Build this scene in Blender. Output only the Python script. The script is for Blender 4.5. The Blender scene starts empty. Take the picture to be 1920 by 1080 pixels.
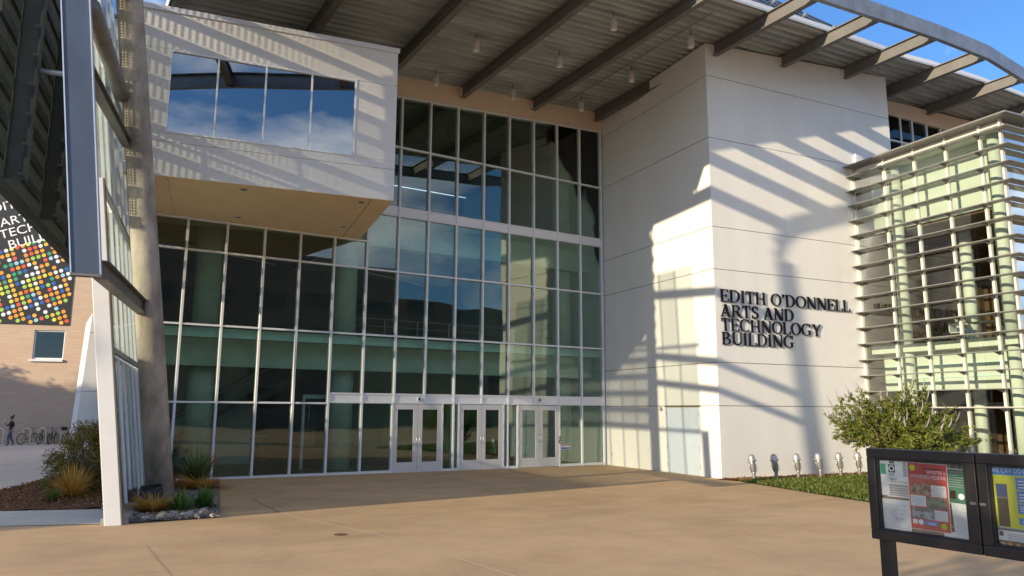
import bpy, math, random
from mathutils import Vector, Matrix, noise
random.seed(11)
R = math.radians
SC = bpy.context.scene
COL = SC.collection

# ------------------------------------------------------------------ camera
YAW, PITCH, ROLL = R(32.18), R(9.282), R(0.287)
fw = Vector((math.sin(YAW)*math.cos(PITCH), math.cos(YAW)*math.cos(PITCH), math.sin(PITCH)))
rt = Vector((math.cos(YAW), -math.sin(YAW), 0))
up = rt.cross(fw)
r2 = rt*math.cos(ROLL) + up*math.sin(ROLL)
u2 = up*math.cos(ROLL) - rt*math.sin(ROLL)
cam = bpy.data.cameras.new('camera')
cam.sensor_width = 36; cam.lens = 26.346; cam.clip_start = 0.1; cam.clip_end = 3000
camo = bpy.data.objects.new('camera', cam); COL.objects.link(camo)
camo.matrix_world = Matrix(((r2.x, u2.x, -fw.x, 0), (r2.y, u2.y, -fw.y, -25.502), (r2.z, u2.z, -fw.z, 2.194), (0, 0, 0, 1)))
SC.camera = camo

# ------------------------------------------------------------------ light
OFFX = 20.4
SUN = Vector((-5.2, -1.0, 1.30)).normalized()          # towards the sun
EL = math.asin(SUN.z); AZ = math.atan2(SUN.x, SUN.y)
W = bpy.data.worlds.new('World'); SC.world = W; W.use_nodes = True
nt = W.node_tree; bg = nt.nodes['Background']
sky = nt.nodes.new('ShaderNodeTexSky'); sky.sky_type = 'NISHITA'; sky.sun_disc = False
sky.sun_elevation = EL; sky.sun_rotation = AZ % (2*math.pi); sky.altitude = 200; sky.air_density = 1.0; sky.dust_density = 0.1; sky.ozone_density = 6.0
tc = nt.nodes.new('ShaderNodeTexCoord')
mp = nt.nodes.new('ShaderNodeMapping'); mp.inputs['Scale'].default_value = (1, 1, 2.2); mp.inputs['Location'].default_value = (OFFX, 0.0, 0.0)
nz = nt.nodes.new('ShaderNodeTexNoise'); nz.inputs['Scale'].default_value = 2.6; nz.inputs['Detail'].default_value = 9; nz.inputs['Roughness'].default_value = 0.58
cr = nt.nodes.new('ShaderNodeValToRGB'); cr.color_ramp.elements[0].position = 0.47; cr.color_ramp.elements[1].position = 0.70
cr.color_ramp.elements[1].color = (0.9, 0.9, 0.9, 1)
mx = nt.nodes.new('ShaderNodeMixRGB'); mx.inputs[2].default_value = (8.0, 7.9, 8.0, 1)
for a, b in ((tc.outputs['Generated'], mp.inputs[0]), (mp.outputs[0], nz.inputs[0]), (nz.outputs[0], cr.inputs[0]), (cr.outputs[0], mx.inputs[0]), (sky.outputs[0], mx.inputs[1]), (mx.outputs[0], bg.inputs[0])):
    nt.links.new(a, b)
bg.inputs[1].default_value = 0.125
sl = bpy.data.lights.new('sun', 'SUN'); sl.energy = 3.6; sl.angle = R(0.5); sl.color = (1.0, 0.84, 0.57)
so = bpy.data.objects.new('sun', sl); COL.objects.link(so); so.rotation_euler = (-SUN).to_track_quat('-Z', 'Y').to_euler()
so.location = SUN*60
SC.view_settings.view_transform = 'Standard'; SC.view_settings.look = 'None'; SC.view_settings.gamma = 1
SC.view_settings.use_curve_mapping = False
SC.view_settings.exposure = 1.0
SC.render.engine = 'CYCLES'
SC.cycles.use_denoising = True
SC.cycles.max_bounces = 8; SC.cycles.transparent_max_bounces = 16

# ------------------------------------------------------------------ helpers
def zg(x, y):
    a = 0.02*min(1, max(0, 1-x/20))*min(60, max(0, -y))
    return a - 0.004*min(16, max(0, x-6))

class MB:
    def __init__(s, M=None):
        s.V = []; s.F = []; s.I = []; s.M = M
    def add(s, vs, fs, mi=0):
        o = len(s.V)
        for v in vs:
            v = Vector(v)
            s.V.append(s.M @ v if s.M else v)
        for f in fs:
            s.F.append([o+i for i in f]); s.I.append(mi)
        return s
    def box(s, x0, x1, y0, y1, z0, z1, mi=0):
        if x0 > x1: x0, x1 = x1, x0
        if y0 > y1: y0, y1 = y1, y0
        if z0 > z1: z0, z1 = z1, z0
        return s.add([(x0,y0,z0),(x1,y0,z0),(x1,y1,z0),(x0,y1,z0),(x0,y0,z1),(x1,y0,z1),(x1,y1,z1),(x0,y1,z1)],
                     [(0,3,2,1),(4,5,6,7),(0,1,5,4),(1,2,6,5),(2,3,7,6),(3,0,4,7)], mi)
    def hexa(s, b, t, mi=0):                      # four bottom points, four top points
        return s.add(list(b)+list(t), [(0,3,2,1),(4,5,6,7),(0,1,5,4),(1,2,6,5),(2,3,7,6),(3,0,4,7)], mi)
    def prism(s, poly, vec, mi=0):
        n = len(poly); vec = Vector(vec); p = [Vector(q) for q in poly]
        return s.add(p+[q+vec for q in p], [tuple(range(n-1,-1,-1)), tuple(range(n, 2*n))]+[(i,(i+1)%n,n+(i+1)%n,n+i) for i in range(n)], mi)
    def bar(s, p0, p1, w, h, upv=(0,0,1), mi=0):
        p0, p1 = Vector(p0), Vector(p1); d = (p1-p0).normalized(); u = Vector(upv)
        r = d.cross(u).normalized(); u = r.cross(d).normalized()
        q = [p0-r*w/2-u*h/2, p0+r*w/2-u*h/2, p0+r*w/2+u*h/2, p0-r*w/2+u*h/2]
        return s.prism(q, p1-p0, mi)
    def tube(s, pts, rad, n=8, mi=0, cap=True):
        pts = [Vector(p) for p in pts]; m = len(pts)
        rs = rad if isinstance(rad, (list, tuple)) else [rad]*m
        vs = []; fs = []
        pr = None
        for i, p in enumerate(pts):
            d = (pts[min(i+1, m-1)]-pts[max(i-1, 0)]).normalized()
            if pr is None:
                pr = d.cross(Vector((0.31, 0.17, 0.93)) if abs(d.z) < 0.9 else Vector((1, 0, 0))).normalized()
            else:
                pr = (pr - d*pr.dot(d)).normalized()
            q = d.cross(pr)
            for k in range(n):
                a = 2*math.pi*k/n
                vs.append(p+(pr*math.cos(a)+q*math.sin(a))*rs[i])
        for i in range(m-1):
            for k in range(n):
                fs.append((i*n+k, i*n+(k+1)%n, (i+1)*n+(k+1)%n, (i+1)*n+k))
        if cap:
            fs.append(tuple(range(n-1, -1, -1))); fs.append(tuple((m-1)*n+k for k in range(n)))
        return s.add(vs, fs, mi)
    def lathe(s, prof, n=16, mi=0, o=(0,0,0)):
        vs = []; fs = []; m = len(prof); o = Vector(o)
        for r, z in prof:
            for k in range(n):
                a = 2*math.pi*k/n; vs.append(o+Vector((r*math.cos(a), r*math.sin(a), z)))
        for i in range(m-1):
            for k in range(n): fs.append((i*n+k, i*n+(k+1)%n, (i+1)*n+(k+1)%n, (i+1)*n+k))
        fs.append(tuple(range(n-1, -1, -1))); fs.append(tuple((m-1)*n+k for k in range(n)))
        return s.add(vs, fs, mi)
    def mesh(s, name, mats, smooth=False):
        me = bpy.data.meshes.new(name); me.from_pydata([tuple(v) for v in s.V], [], s.F)
        for m in (mats if isinstance(mats, (list, tuple)) else [mats]): me.materials.append(m)
        if any(s.I): me.polygons.foreach_set('material_index', s.I)
        if smooth: me.polygons.foreach_set('use_smooth', [True]*len(me.polygons))
        me.update(); return me
    def build(s, name, mats, parent=None, smooth=False, bevel=0):
        return link(name, s.mesh(name, mats, smooth), parent, bevel)

def link(name, me, parent=None, bevel=0):
    o = bpy.data.objects.new(name, me); COL.objects.link(o)
    if parent is not None:
        o.parent = parent
        if parent.type == 'EMPTY': o.matrix_parent_inverse = Matrix.Translation(-Vector(parent.location))
    if bevel:
        b = o.modifiers.new('bevel', 'BEVEL'); b.width = bevel; b.segments = 2; b.limit_method = 'ANGLE'
    return o
def tag(o, label=None, cat=None, group=None, kind=None):
    if label: o['label'] = label
    if cat: o['category'] = cat
    if group: o['group'] = group
    if kind: o['kind'] = kind
    return o
def thing(name, loc, label, cat, group=None):
    o = bpy.data.objects.new(name, None); COL.objects.link(o); o.location = loc; o.empty_display_size = 0.2
    return tag(o, label, cat, group)
def dup(root, dx, rz, label):                     # copy of a thing built round the origin, with parts and sub-parts
    r = root.copy(); COL.objects.link(r); r.location = dx; r.rotation_euler = (0, 0, rz); r['label'] = label
    for ch in list(root.children):
        c = ch.copy(); COL.objects.link(c); c.parent = r
        for g in list(ch.children):
            d = g.copy(); COL.objects.link(d); d.parent = c
    return r

# ------------------------------------------------------------------ materials
def mat(name, col, rough=0.6, metal=0.0, var=0.06, scale=3.0, bump=0.0, bscale=60, spec=0.5, detail=6, stretch=(1,1,1), var2=0.0, scale2=0.4):
    m = bpy.data.materials.new(name); m.use_nodes = True; n = m.node_tree.nodes; l = m.node_tree.links
    b = n['Principled BSDF']; b.inputs['Roughness'].default_value = rough; b.inputs['Metallic'].default_value = metal
    b.inputs['Specular IOR Level'].default_value = spec
    tc = n.new('ShaderNodeTexCoord'); mp = n.new('ShaderNodeMapping'); mp.inputs['Scale'].default_value = stretch
    l.new(tc.outputs['Object'], mp.inputs[0])
    nz = n.new('ShaderNodeTexNoise'); nz.inputs['Scale'].default_value = scale; nz.inputs['Detail'].default_value = detail; nz.inputs['Roughness'].default_value = 0.6
    l.new(mp.outputs[0], nz.inputs[0])
    c = n.new('ShaderNodeValToRGB'); c.color_ramp.elements[0].position = 0.3; c.color_ramp.elements[1].position = 0.7
    c.color_ramp.elements[0].color = tuple(max(0, x*(1-var)) for x in col)+(1,)
    c.color_ramp.elements[1].color = tuple(min(1, x*(1+var)) for x in col)+(1,)
    l.new(nz.outputs[0], c.inputs[0]); out = c.outputs[0]
    if var2:
        n2 = n.new('ShaderNodeTexNoise'); n2.inputs['Scale'].default_value = scale2; n2.inputs['Detail'].default_value = 4
        l.new(mp.outputs[0], n2.inputs[0])
        c2 = n.new('ShaderNodeValToRGB'); c2.color_ramp.elements[0].position = 0.35; c2.color_ramp.elements[1].position = 0.65
        c2.color_ramp.elements[0].color = (1-var2,)*3+(1,); c2.color_ramp.elements[1].color = (1,1,1,1)
        l.new(n2.outputs[0], c2.inputs[0])
        mx = n.new('ShaderNodeMixRGB'); mx.blend_type = 'MULTIPLY'; mx.inputs[0].default_value = 1
        l.new(out, mx.inputs[1]); l.new(c2.outputs[0], mx.inputs[2]); out = mx.outputs[0]
    l.new(out, b.inputs['Base Color'])
    if bump:
        nb = n.new('ShaderNodeTexNoise'); nb.inputs['Scale'].default_value = bscale; nb.inputs['Detail'].default_value = 5
        l.new(tc.outputs['Object'], nb.inputs[0])
        bp = n.new('ShaderNodeBump'); bp.inputs['Strength'].default_value = bump; bp.inputs['Distance'].default_value = 0.01
        l.new(nb.outputs[0], bp.inputs['Height']); l.new(bp.outputs[0], b.inputs['Normal'])
    return m
def glassmat(name, tint, base=0.06, wav=0.012, mult=1.3):
    m = bpy.data.materials.new(name); m.use_nodes = True; n = m.node_tree.nodes; l = m.node_tree.links
    n.remove(n['Principled BSDF']); out = n['Material Output']
    tr = n.new('ShaderNodeBsdfTransparent'); tr.inputs[0].default_value = tint+(1,)
    gl = n.new('ShaderNodeBsdfGlossy'); gl.inputs['Roughness'].default_value = 0.0; gl.inputs[0].default_value = (0.93, 0.97, 0.96, 1)
    fr = n.new('ShaderNodeFresnel'); fr.inputs[0].default_value = 1.55
    ad = n.new('ShaderNodeMath'); ad.operation = 'MULTIPLY_ADD'; ad.inputs[1].default_value = mult; ad.inputs[2].default_value = base; ad.use_clamp = True
    mx = n.new('ShaderNodeMixShader')
    tc = n.new('ShaderNodeTexCoord'); nz = n.new('ShaderNodeTexNoise'); nz.inputs['Scale'].default_value = 0.55; nz.inputs['Detail'].default_value = 1
    bp = n.new('ShaderNodeBump'); bp.inputs['Strength'].default_value = 0.35; bp.inputs['Distance'].default_value = wav
    l.new(tc.outputs['Object'], nz.inputs[0]); l.new(nz.outputs[0], bp.inputs['Height']); l.new(bp.outputs[0], gl.inputs['Normal'])
    l.new(fr.outputs[0], ad.inputs[0]); l.new(ad.outputs[0], mx.inputs[0]); l.new(tr.outputs[0], mx.inputs[1]); l.new(gl.outputs[0], mx.inputs[2])
    l.new(mx.outputs[0], out.inputs[0]); return m
def channelglass(name):
    m = glassmat(name, (0.93, 0.97, 0.96), 0.0, 0.02); n = m.node_tree.nodes; l = m.node_tree.links
    [x for x in n if x.type == 'MATH'][0].inputs[1].default_value = 1.9; [x for x in n if x.type == 'BSDF_GLOSSY'][0].inputs['Roughness'].default_value = 0.12
    mx0 = [x for x in n if x.type == 'MIX_SHADER'][0]
    b = n.new('ShaderNodeBsdfPrincipled'); b.inputs['Base Color'].default_value = (0.66, 0.74, 0.74, 1); b.inputs['Roughness'].default_value = 0.25
    tl = n.new('ShaderNodeBsdfTranslucent'); tl.inputs[0].default_value = (0.66, 0.74, 0.72, 1)
    m1 = n.new('ShaderNodeMixShader'); m1.inputs[0].default_value = 0.6
    m2 = n.new('ShaderNodeMixShader')
    oi = n.new('ShaderNodeObjectInfo'); mr = n.new('ShaderNodeMapRange'); mr.inputs[3].default_value = 0.08; mr.inputs[4].default_value = 0.24
    l.new(oi.outputs['Random'], mr.inputs[0]); l.new(mr.outputs[0], m2.inputs[0])
    l.new(b.outputs[0], m1.inputs[1]); l.new(tl.outputs[0], m1.inputs[2])
    l.new(mx0.outputs[0], m2.inputs[1]); l.new(m1.outputs[0], m2.inputs[2])
    l.new(m2.outputs[0], n['Material Output'].inputs[0]); return m
def brickmat(name, c1, c2, mortar, bw, bh):
    m = mat(name, c1, 0.85); n = m.node_tree.nodes; l = m.node_tree.links; b = n['Principled BSDF']
    tc = n.new('ShaderNodeTexCoord'); mp = n.new('ShaderNodeMapping'); mp.inputs['Rotation'].default_value = (R(90), 0, 0)
    br = n.new('ShaderNodeTexBrick'); br.inputs['Color1'].default_value = c1+(1,); br.inputs['Color2'].default_value = c2+(1,); br.inputs['Mortar'].default_value = mortar+(1,)
    br.inputs['Scale'].default_value = 1; br.inputs['Brick Width'].default_value = bw; br.inputs['Row Height'].default_value = bh; br.inputs['Mortar Size'].default_value = 0.012
    l.new(tc.outputs['Object'], mp.inputs[0]); l.new(mp.outputs[0], br.inputs[0]); l.new(br.outputs[0], b.inputs['Base Color']); return m

stucco = mat('white_stucco', (0.74, 0.725, 0.70), 0.85, var=0.03, scale=1.2, bump=0.15, bscale=90, spec=0.2, var2=0.045, scale2=0.5, stretch=(1,1,0.2))
tan_stucco = mat('tan_stucco', (0.72, 0.565, 0.43), 0.85, var=0.05, scale=1.5, bump=0.15, bscale=90, spec=0.2)
soffit_m = mat('tan_soffit', (0.72, 0.53, 0.33), 0.8, var=0.04, scale=1, spec=0.2)
box_m = mat('box_stucco', (0.70, 0.675, 0.645), 0.85, var=0.03, scale=1.3, bump=0.12, bscale=90, spec=0.2, var2=0.06)
alu = mat('aluminium_frame', (0.74, 0.75, 0.79), 0.4, metal=0.0, var=0.04, scale=8)
alu_white = mat('painted_panel', (0.78, 0.78, 0.82), 0.35, var=0.02, scale=2)
door_m = mat('door_paint', (0.62, 0.60, 0.61), 0.4, var=0.03, scale=3)
steel_dark = mat('dark_painted_steel', (0.16, 0.155, 0.15), 0.5, metal=0.1, var=0.18, scale=2.5, var2=0.15, scale2=0.8)
beam_m = mat('grey_painted_beam', (0.15, 0.14, 0.13), 0.55, var=0.10, scale=2.5, var2=0.12, scale2=0.7)
rim_m = mat('galvanised_rim', (0.24, 0.26, 0.29), 0.42, metal=0.4, var=0.15, scale=3, var2=0.2, scale2=1.0)
blue_steel = mat('blue_grey_steel', (0.075, 0.10, 0.155), 0.42, metal=0.25, var=0.14, scale=2, var2=0.2, scale2=1.2, stretch=(1,1,0.4))
steel_edge = mat('bare_steel_edge', (0.62, 0.63, 0.66), 0.3, metal=0.6, var=0.1, scale=9)
deck_m = mat('galvanised_deck', (0.42, 0.45, 0.455), 0.55, metal=0.3, var=0.22, scale=1.6, stretch=(0.25,3,1), var2=0.25, scale2=0.5)
white_metal = mat('white_metal', (0.66, 0.66, 0.68), 0.4, var=0.03, scale=4)
lightcan = mat('light_housing', (0.55, 0.53, 0.5), 0.5, var=0.03)
lens_m = mat('lamp_lens', (0.75, 0.73, 0.68), 0.2, var=0.02)
conc = mat('concrete_column', (0.50, 0.43, 0.365), 0.9, var=0.34, scale=3.2, bump=0.6, bscale=30, spec=0.2, var2=0.5, scale2=1.1, stretch=(1,1,0.45))
plaza_m = mat('plaza_concrete', (0.59, 0.40, 0.232), 0.8, var=0.09, scale=0.9, bump=0.3, bscale=120, spec=0.25, var2=0.13, scale2=0.16)
def stains(m):
    n = m.node_tree.nodes; l = m.node_tree.links; b = n['Principled BSDF']; src = b.inputs['Base Color'].links[0].from_socket
    tc = n.new('ShaderNodeTexCoord')
    for sc, st, p0, p1, amt in ((0.35, (1, 1.5, 1), 0.45, 0.72, 0.84), (7.0, (1, 1, 1), 0.64, 0.70, 0.74), (45.0, (1, 1, 1), 0.35, 0.65, 0.86), (0.5, (0.35, 2.6, 1), 0.58, 0.68, 0.86), (1.6, (0.5, 2.0, 1), 0.5, 0.75, 1.06), (0.9, (1.6, 0.6, 1), 0.56, 0.70, 0.93)):
        mp = n.new('ShaderNodeMapping'); mp.inputs['Scale'].default_value = st; mp.inputs['Rotation'].default_value = (0, 0, sc); l.new(tc.outputs['Object'], mp.inputs[0])
        z = n.new('ShaderNodeTexNoise'); z.inputs['Scale'].default_value = sc; z.inputs['Detail'].default_value = 7; z.inputs['Roughness'].default_value = 0.65; l.new(mp.outputs[0], z.inputs[0])
        c = n.new('ShaderNodeValToRGB'); c.color_ramp.elements[0].position = p0; c.color_ramp.elements[1].position = p1; c.color_ramp.elements[0].color = (1, 1, 1, 1); c.color_ramp.elements[1].color = (amt, amt*0.99, amt*0.97, 1); l.new(z.outputs[0], c.inputs[0])
        x = n.new('ShaderNodeMixRGB'); x.blend_type = 'MULTIPLY'; x.inputs[0].default_value = 1; l.new(src, x.inputs[1]); l.new(c.outputs[0], x.inputs[2]); src = x.outputs[0]
    l.new(src, b.inputs['Base Color'])
stains(plaza_m)
path_m = mat('grey_path_concrete', (0.52, 0.46, 0.41), 0.85, var=0.08, scale=0.8, bump=0.1, bscale=100, spec=0.2)
walk_m = mat('pale_sidewalk', (0.46, 0.43, 0.39), 0.85, var=0.06, scale=1.5, spec=0.2)
joint_m = mat('joint_sealant', (0.62, 0.54, 0.42), 0.7, var=0.05, scale=9)
darkjoint_m = mat('dark_joint', (0.12, 0.10, 0.08), 0.9, var=0.1)
mulch_m = mat('bark_mulch', (0.12, 0.055, 0.028), 0.95, var=0.45, scale=14, bump=0.8, bscale=60, spec=0.1)
soil_m = mat('gravel_soil', (0.17, 0.145, 0.12), 0.95, var=0.35, scale=18, bump=0.8, bscale=50, spec=0.1)
lawn_m = mat('lawn_soil', (0.05, 0.075, 0.02), 0.95, var=0.4, scale=10, bump=0.8, bscale=60, spec=0.1)
glass = glassmat('facade_glass', (0.86, 0.955, 0.89), 0.02, 0.012, 1.0)
glass_clear = glassmat('pavilion_glass', (0.87, 0.91, 0.875), 0.0, 0.012, 0.6)
glass_box = glassmat('office_window_glass', (0.10, 0.13, 0.16), 0.24, 0.006)
chglass = channelglass('channel_glass')
black = mat('black_paint', (0.012, 0.012, 0.014), 0.45, var=0.1)
black_letter = mat('black_letter', (0.008, 0.0075, 0.008), 0.6, var=0.1, spec=0.2)
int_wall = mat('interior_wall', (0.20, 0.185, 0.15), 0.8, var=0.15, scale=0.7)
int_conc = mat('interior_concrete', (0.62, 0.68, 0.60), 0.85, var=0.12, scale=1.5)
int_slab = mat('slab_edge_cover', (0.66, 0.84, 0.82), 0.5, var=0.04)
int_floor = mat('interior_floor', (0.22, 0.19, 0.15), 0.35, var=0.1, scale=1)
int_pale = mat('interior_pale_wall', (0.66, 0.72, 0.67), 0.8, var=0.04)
brown_wall = mat('brown_timber_wall', (0.10, 0.05, 0.022), 0.6, var=0.2, scale=1.5, stretch=(1,1,0.2))
cream = mat('cream_wall', (0.67, 0.68, 0.64), 0.8, var=0.03)

# ------------------------------------------------------------------ ground
def sheet(name, xs, ys, dz, m, kind='structure', jig=0.0):
    b = MB(); nx, ny = len(xs), len(ys)
    vs = [(x, y, zg(x, y)+dz+(noise.noise(Vector((x*3, y*3, 0)))*jig if jig else 0)) for y in ys for x in xs]
    fs = [(j*nx+i, j*nx+i+1, (j+1)*nx+i+1, (j+1)*nx+i) for j in range(ny-1) for i in range(nx-1)]
    b.add(vs, fs); o = b.build(name, m); tag(o, kind=kind); return o
def lin(a, b, n): return [a+(b-a)*i/n for i in range(n+1)]
gx = [-900, -300, -100, -40] + lin(-20, 45, 65) + [60, 100, 300, 900]
gy = [-900, -300, -120, -60] + lin(-40, 10, 50) + [20, 40, 80, 300, 900]
plaza = sheet('ground', gx, gy, 0, plaza_m)
tag(plaza, 'broad tan concrete plaza in front of the entrance', 'ground')
def poly_sheet(name, pts, dz, m, label=None, cat=None, kind='structure', n=14, jig=0.0):
    # fan-free fill of a quad (p0..p3) by a bilinear grid that follows the ground
    b = MB(); p = [Vector((q[0], q[1], 0)) for q in pts]
    vs = []
    for j in range(n+1):
        for i in range(n+1):
            s, t = i/n, j/n
            q = p[0]*(1-s)*(1-t)+p[1]*s*(1-t)+p[2]*s*t+p[3]*(1-s)*t
            vs.append((q.x, q.y, zg(q.x, q.y)+dz+(abs(noise.noise(Vector((q.x*2.5, q.y*2.5, 0))))*jig)))
    b.add(vs, [(j*(n+1)+i, j*(n+1)+i+1, (j+1)*(n+1)+i+1, (j+1)*(n+1)+i) for j in range(n) for i in range(n)])
    o = b.build(name, m); tag(o, label, cat, kind=kind); return o
poly_sheet('path', [(-40, -6.2), (1.9, -7.9), (4.5, 32), (-40, 36)], 0.005, path_m, 'grey concrete path in shade leading back to the brick wall', 'path', n=24)
poly_sheet('sidewalk', [(-14, -4.4), (-14, -1.2), (1.40, -7.55), (1.27, -10.2)], 0.010, walk_m, 'pale strip of sidewalk left of the white fin', 'sidewalk')
poly_sheet('planting_bed', [(-2.3, -6.2), (1.42, -7.46), (2.6, 4.5), (1.4, 5.5)], 0.012, mulch_m, 'dark bark mulch bed behind the white fin', 'bed', jig=0.05, n=30)
poly_sheet('gravel_bed', [(1.52, -10.28), (3.14, -10.22), (5.1, -0.3), (3.0, -0.3)], 0.012, soil_m, 'gravel planting bed at the foot of the concrete column', 'bed', jig=0.05, n=36)
poly_sheet('lawn', [(19.75, -7.95), (26.6, -8.5), (27.5, -22), (16.9, -16.5)], 0.006, lawn_m, 'planted strip along the foot of the white tower', 'lawn', n=24)
poly_sheet('mulch_strip', [(19.5, -7.33), (27.2, -8.2), (27.05, -9.3), (19.7, -8.35)], 0.014, mulch_m, 'narrow strip of brown mulch against the white tower', 'mulch', jig=0.05, n=30)
def ribbon(name, pts, w, dz, m, parent):
    b = MB(); P = []
    for i in range(len(pts)-1):
        a, c = Vector(pts[i]+(0,)), Vector(pts[i+1]+(0,)); k = max(1, int((c-a).length/0.5))
        P += [a+(c-a)*j/k for j in range(k)]
    P.append(Vector(pts[-1]+(0,)))
    vs = []
    for i, p in enumerate(P):
        d = (P[min(i+1, len(P)-1)]-P[max(i-1, 0)]).normalized(); r = Vector((-d.y, d.x, 0))*w/2
        for q in (p-r, p+r): vs.append((q.x, q.y, zg(q.x, q.y)+dz))
    b.add(vs, [(2*i, 2*i+1, 2*i+3, 2*i+2) for i in range(len(P)-1)]); return b.build(name, m, parent)
ribbon('pale_joint', [(4.35, -9.95), (4.42, -11.0), (4.88, -13.6), (4.97, -16.9), (4.95, -19)], 0.022, 0.005, joint_m, plaza)
ribbon('dark_joint', [(4.55, -6.7), (4.35, -9.95)], 0.02, 0.005, darkjoint_m, plaza)
ribbon('dark_joint', [(1.55, -13.2), (1.50, -17)], 0.008, 0.005, mat('worn_joint', (0.25, 0.19, 0.13), 0.9), plaza)
ribbon('pale_joint', [(-6, -11.3), (4.2, -13.35)], 0.014, 0.005, joint_m, plaza)
ribbon('pale_joint', [(4.9, -13.6), (19, -16.2)], 0.012, 0.005, joint_m, plaza)
ribbon('dark_joint', [(4.7, -0.75), (20.4, -0.75)], 0.02, 0.005, darkjoint_m, plaza)
b = MB(); dc = Vector((4.34, -13.46, zg(4.34, -13.46)))
b.lathe([(0.09, 0.002), (0.105, 0.008), (0.10, 0.012), (0.05, 0.010), (0.02, 0.014)], 20, o=dc)
tag(b.build('drain_cover', mat('rusty_iron', (0.16, 0.06, 0.03), 0.8, var=0.3, scale=20), smooth=False), 'small round rusty drain cover in the plaza', 'drain cover')

# ------------------------------------------------------------------ glass facade
XK = lambda k: 20.757-1.2192*k
HEAD = lambda x: 14.07+0.0645*(x-9.78)
def pane(parent, x0, x1, z0, z1, m=None, y=0.03, th=0.02, z1b=None):
    b = MB(); z1b = z1 if z1b is None else z1b
    j = [random.uniform(-0.0045, 0.0045) for _ in range(3)]; j.append(j[0]-j[1]+j[2])
    b.hexa([(x0,y+j[0],z0),(x1,y+j[1],z0),(x1,y+th+j[1],z0),(x0,y+th+j[0],z0)], [(x0,y+j[3],z1),(x1,y+j[2],z1b),(x1,y+th+j[2],z1b),(x0,y+th+j[3],z1)])
    return b.build('pane', m or glass, parent)
fac = thing('glass_facade', (11.6, 0, 0), 'tall green-tinted glass curtain wall with pale grid frames over the entrance doors', 'facade')
mw = 0.034
for k in range(0, 16):
    x = XK(k); top = HEAD(x) if k <= 9 else 8.31
    if k == 0: x -= 0.03
    z0 = 2.45 if k in (3, 4, 5, 7, 8) else -0.10
    if k in (2,): z0 = 2.45
    MB().box(x-mw, x+mw, -0.07, 0.14, z0, top).build('mullion', alu, fac)
def transom(x0, x1, z, h=0.03, y0=-0.055):
    return MB().box(x0, x1, y0, 0.12, z-h, z+h).build('transom', alu, fac)
XL, XM, XR = XK(15), XK(9), XK(0)
transom(XL, XK(10), 2.41); transom(XL, XR, 4.856); transom(XL, XR, 7.26); transom(XM, XR, 12.1)
transom(XL, XM, 8.27); transom(XM, XR, 9.72); transom(XM, XR, 9.40); transom(XK(10), XR, 2.75); transom(XK(10), XR, 2.45)
transom(XL, 10.98, 0.02, 0.05, -0.05); transom(18.36, XR, 0.0, 0.05, -0.05)
for a, c in ((12.955, 13.684), (15.635, 16.347)): transom(a, c, 0.0, 0.05, -0.05)
b = MB(); b.hexa([(XM,-0.055,HEAD(XM)-0.05),(XR,-0.055,HEAD(XR)-0.05),(XR,0.12,HEAD(XR)-0.05),(XM,0.12,HEAD(XM)-0.05)], [(XM,-0.055,HEAD(XM)+0.01),(XR,-0.055,HEAD(XR)+0.01),(XR,0.12,HEAD(XR)+0.01),(XM,0.12,HEAD(XM)+0.01)]); b.build('transom', alu, fac)
for k in range(1, 16):
    x0, x1 = XK(k)+mw, XK(k-1)-mw
    rows = [(2.44, 4.826), (4.886, 7.23)] if k > 10 else [(2.78, 4.826), (4.886, 7.23)]
    if k > 9: rows.append((7.29, 8.24))
    else: rows += [(7.29, 9.37), (9.75, 12.07)]
    for z0, z1 in rows: pane(fac, x0, x1, z0, z1)
    if k <= 9: pane(fac, x0, x1, 12.13, HEAD(x0)-0.05, z1b=HEAD(x1)-0.05)
    if k > 10: pane(fac, x0, x1, 0.07, 2.38)
    if k <= 9: MB().box(x0, x1, -0.03, 0.05, 9.43, 9.69).build('spandrel_panel', alu_white, fac)
    if k <= 10: MB().box(x0, x1, -0.03, 0.05, 2.48, 2.72).build('spandrel_panel', alu_white, fac)
for a, c in ((8.60, 9.75), (9.82, 10.93), (13.0, 13.415), (13.48, 13.64), (15.68, 15.83), (15.89, 16.30), (18.40, 19.50), (19.57, 20.68)): pane(fac, a, c, 0.05, 2.42)
for x in (10.955, 12.975, 13.448, 13.664, 15.655, 15.859, 16.325, 18.365): MB().box(x-0.028, x+0.028, -0.065, 0.13, -0.10, 2.42).build('door_jamb', alu, fac)
door_glass = glassmat('door_glass', (0.55, 0.7, 0.62), 0.06)
bar_m = mat('push_bar_metal', (0.55, 0.62, 0.60), 0.35, metal=0.4)
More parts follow.
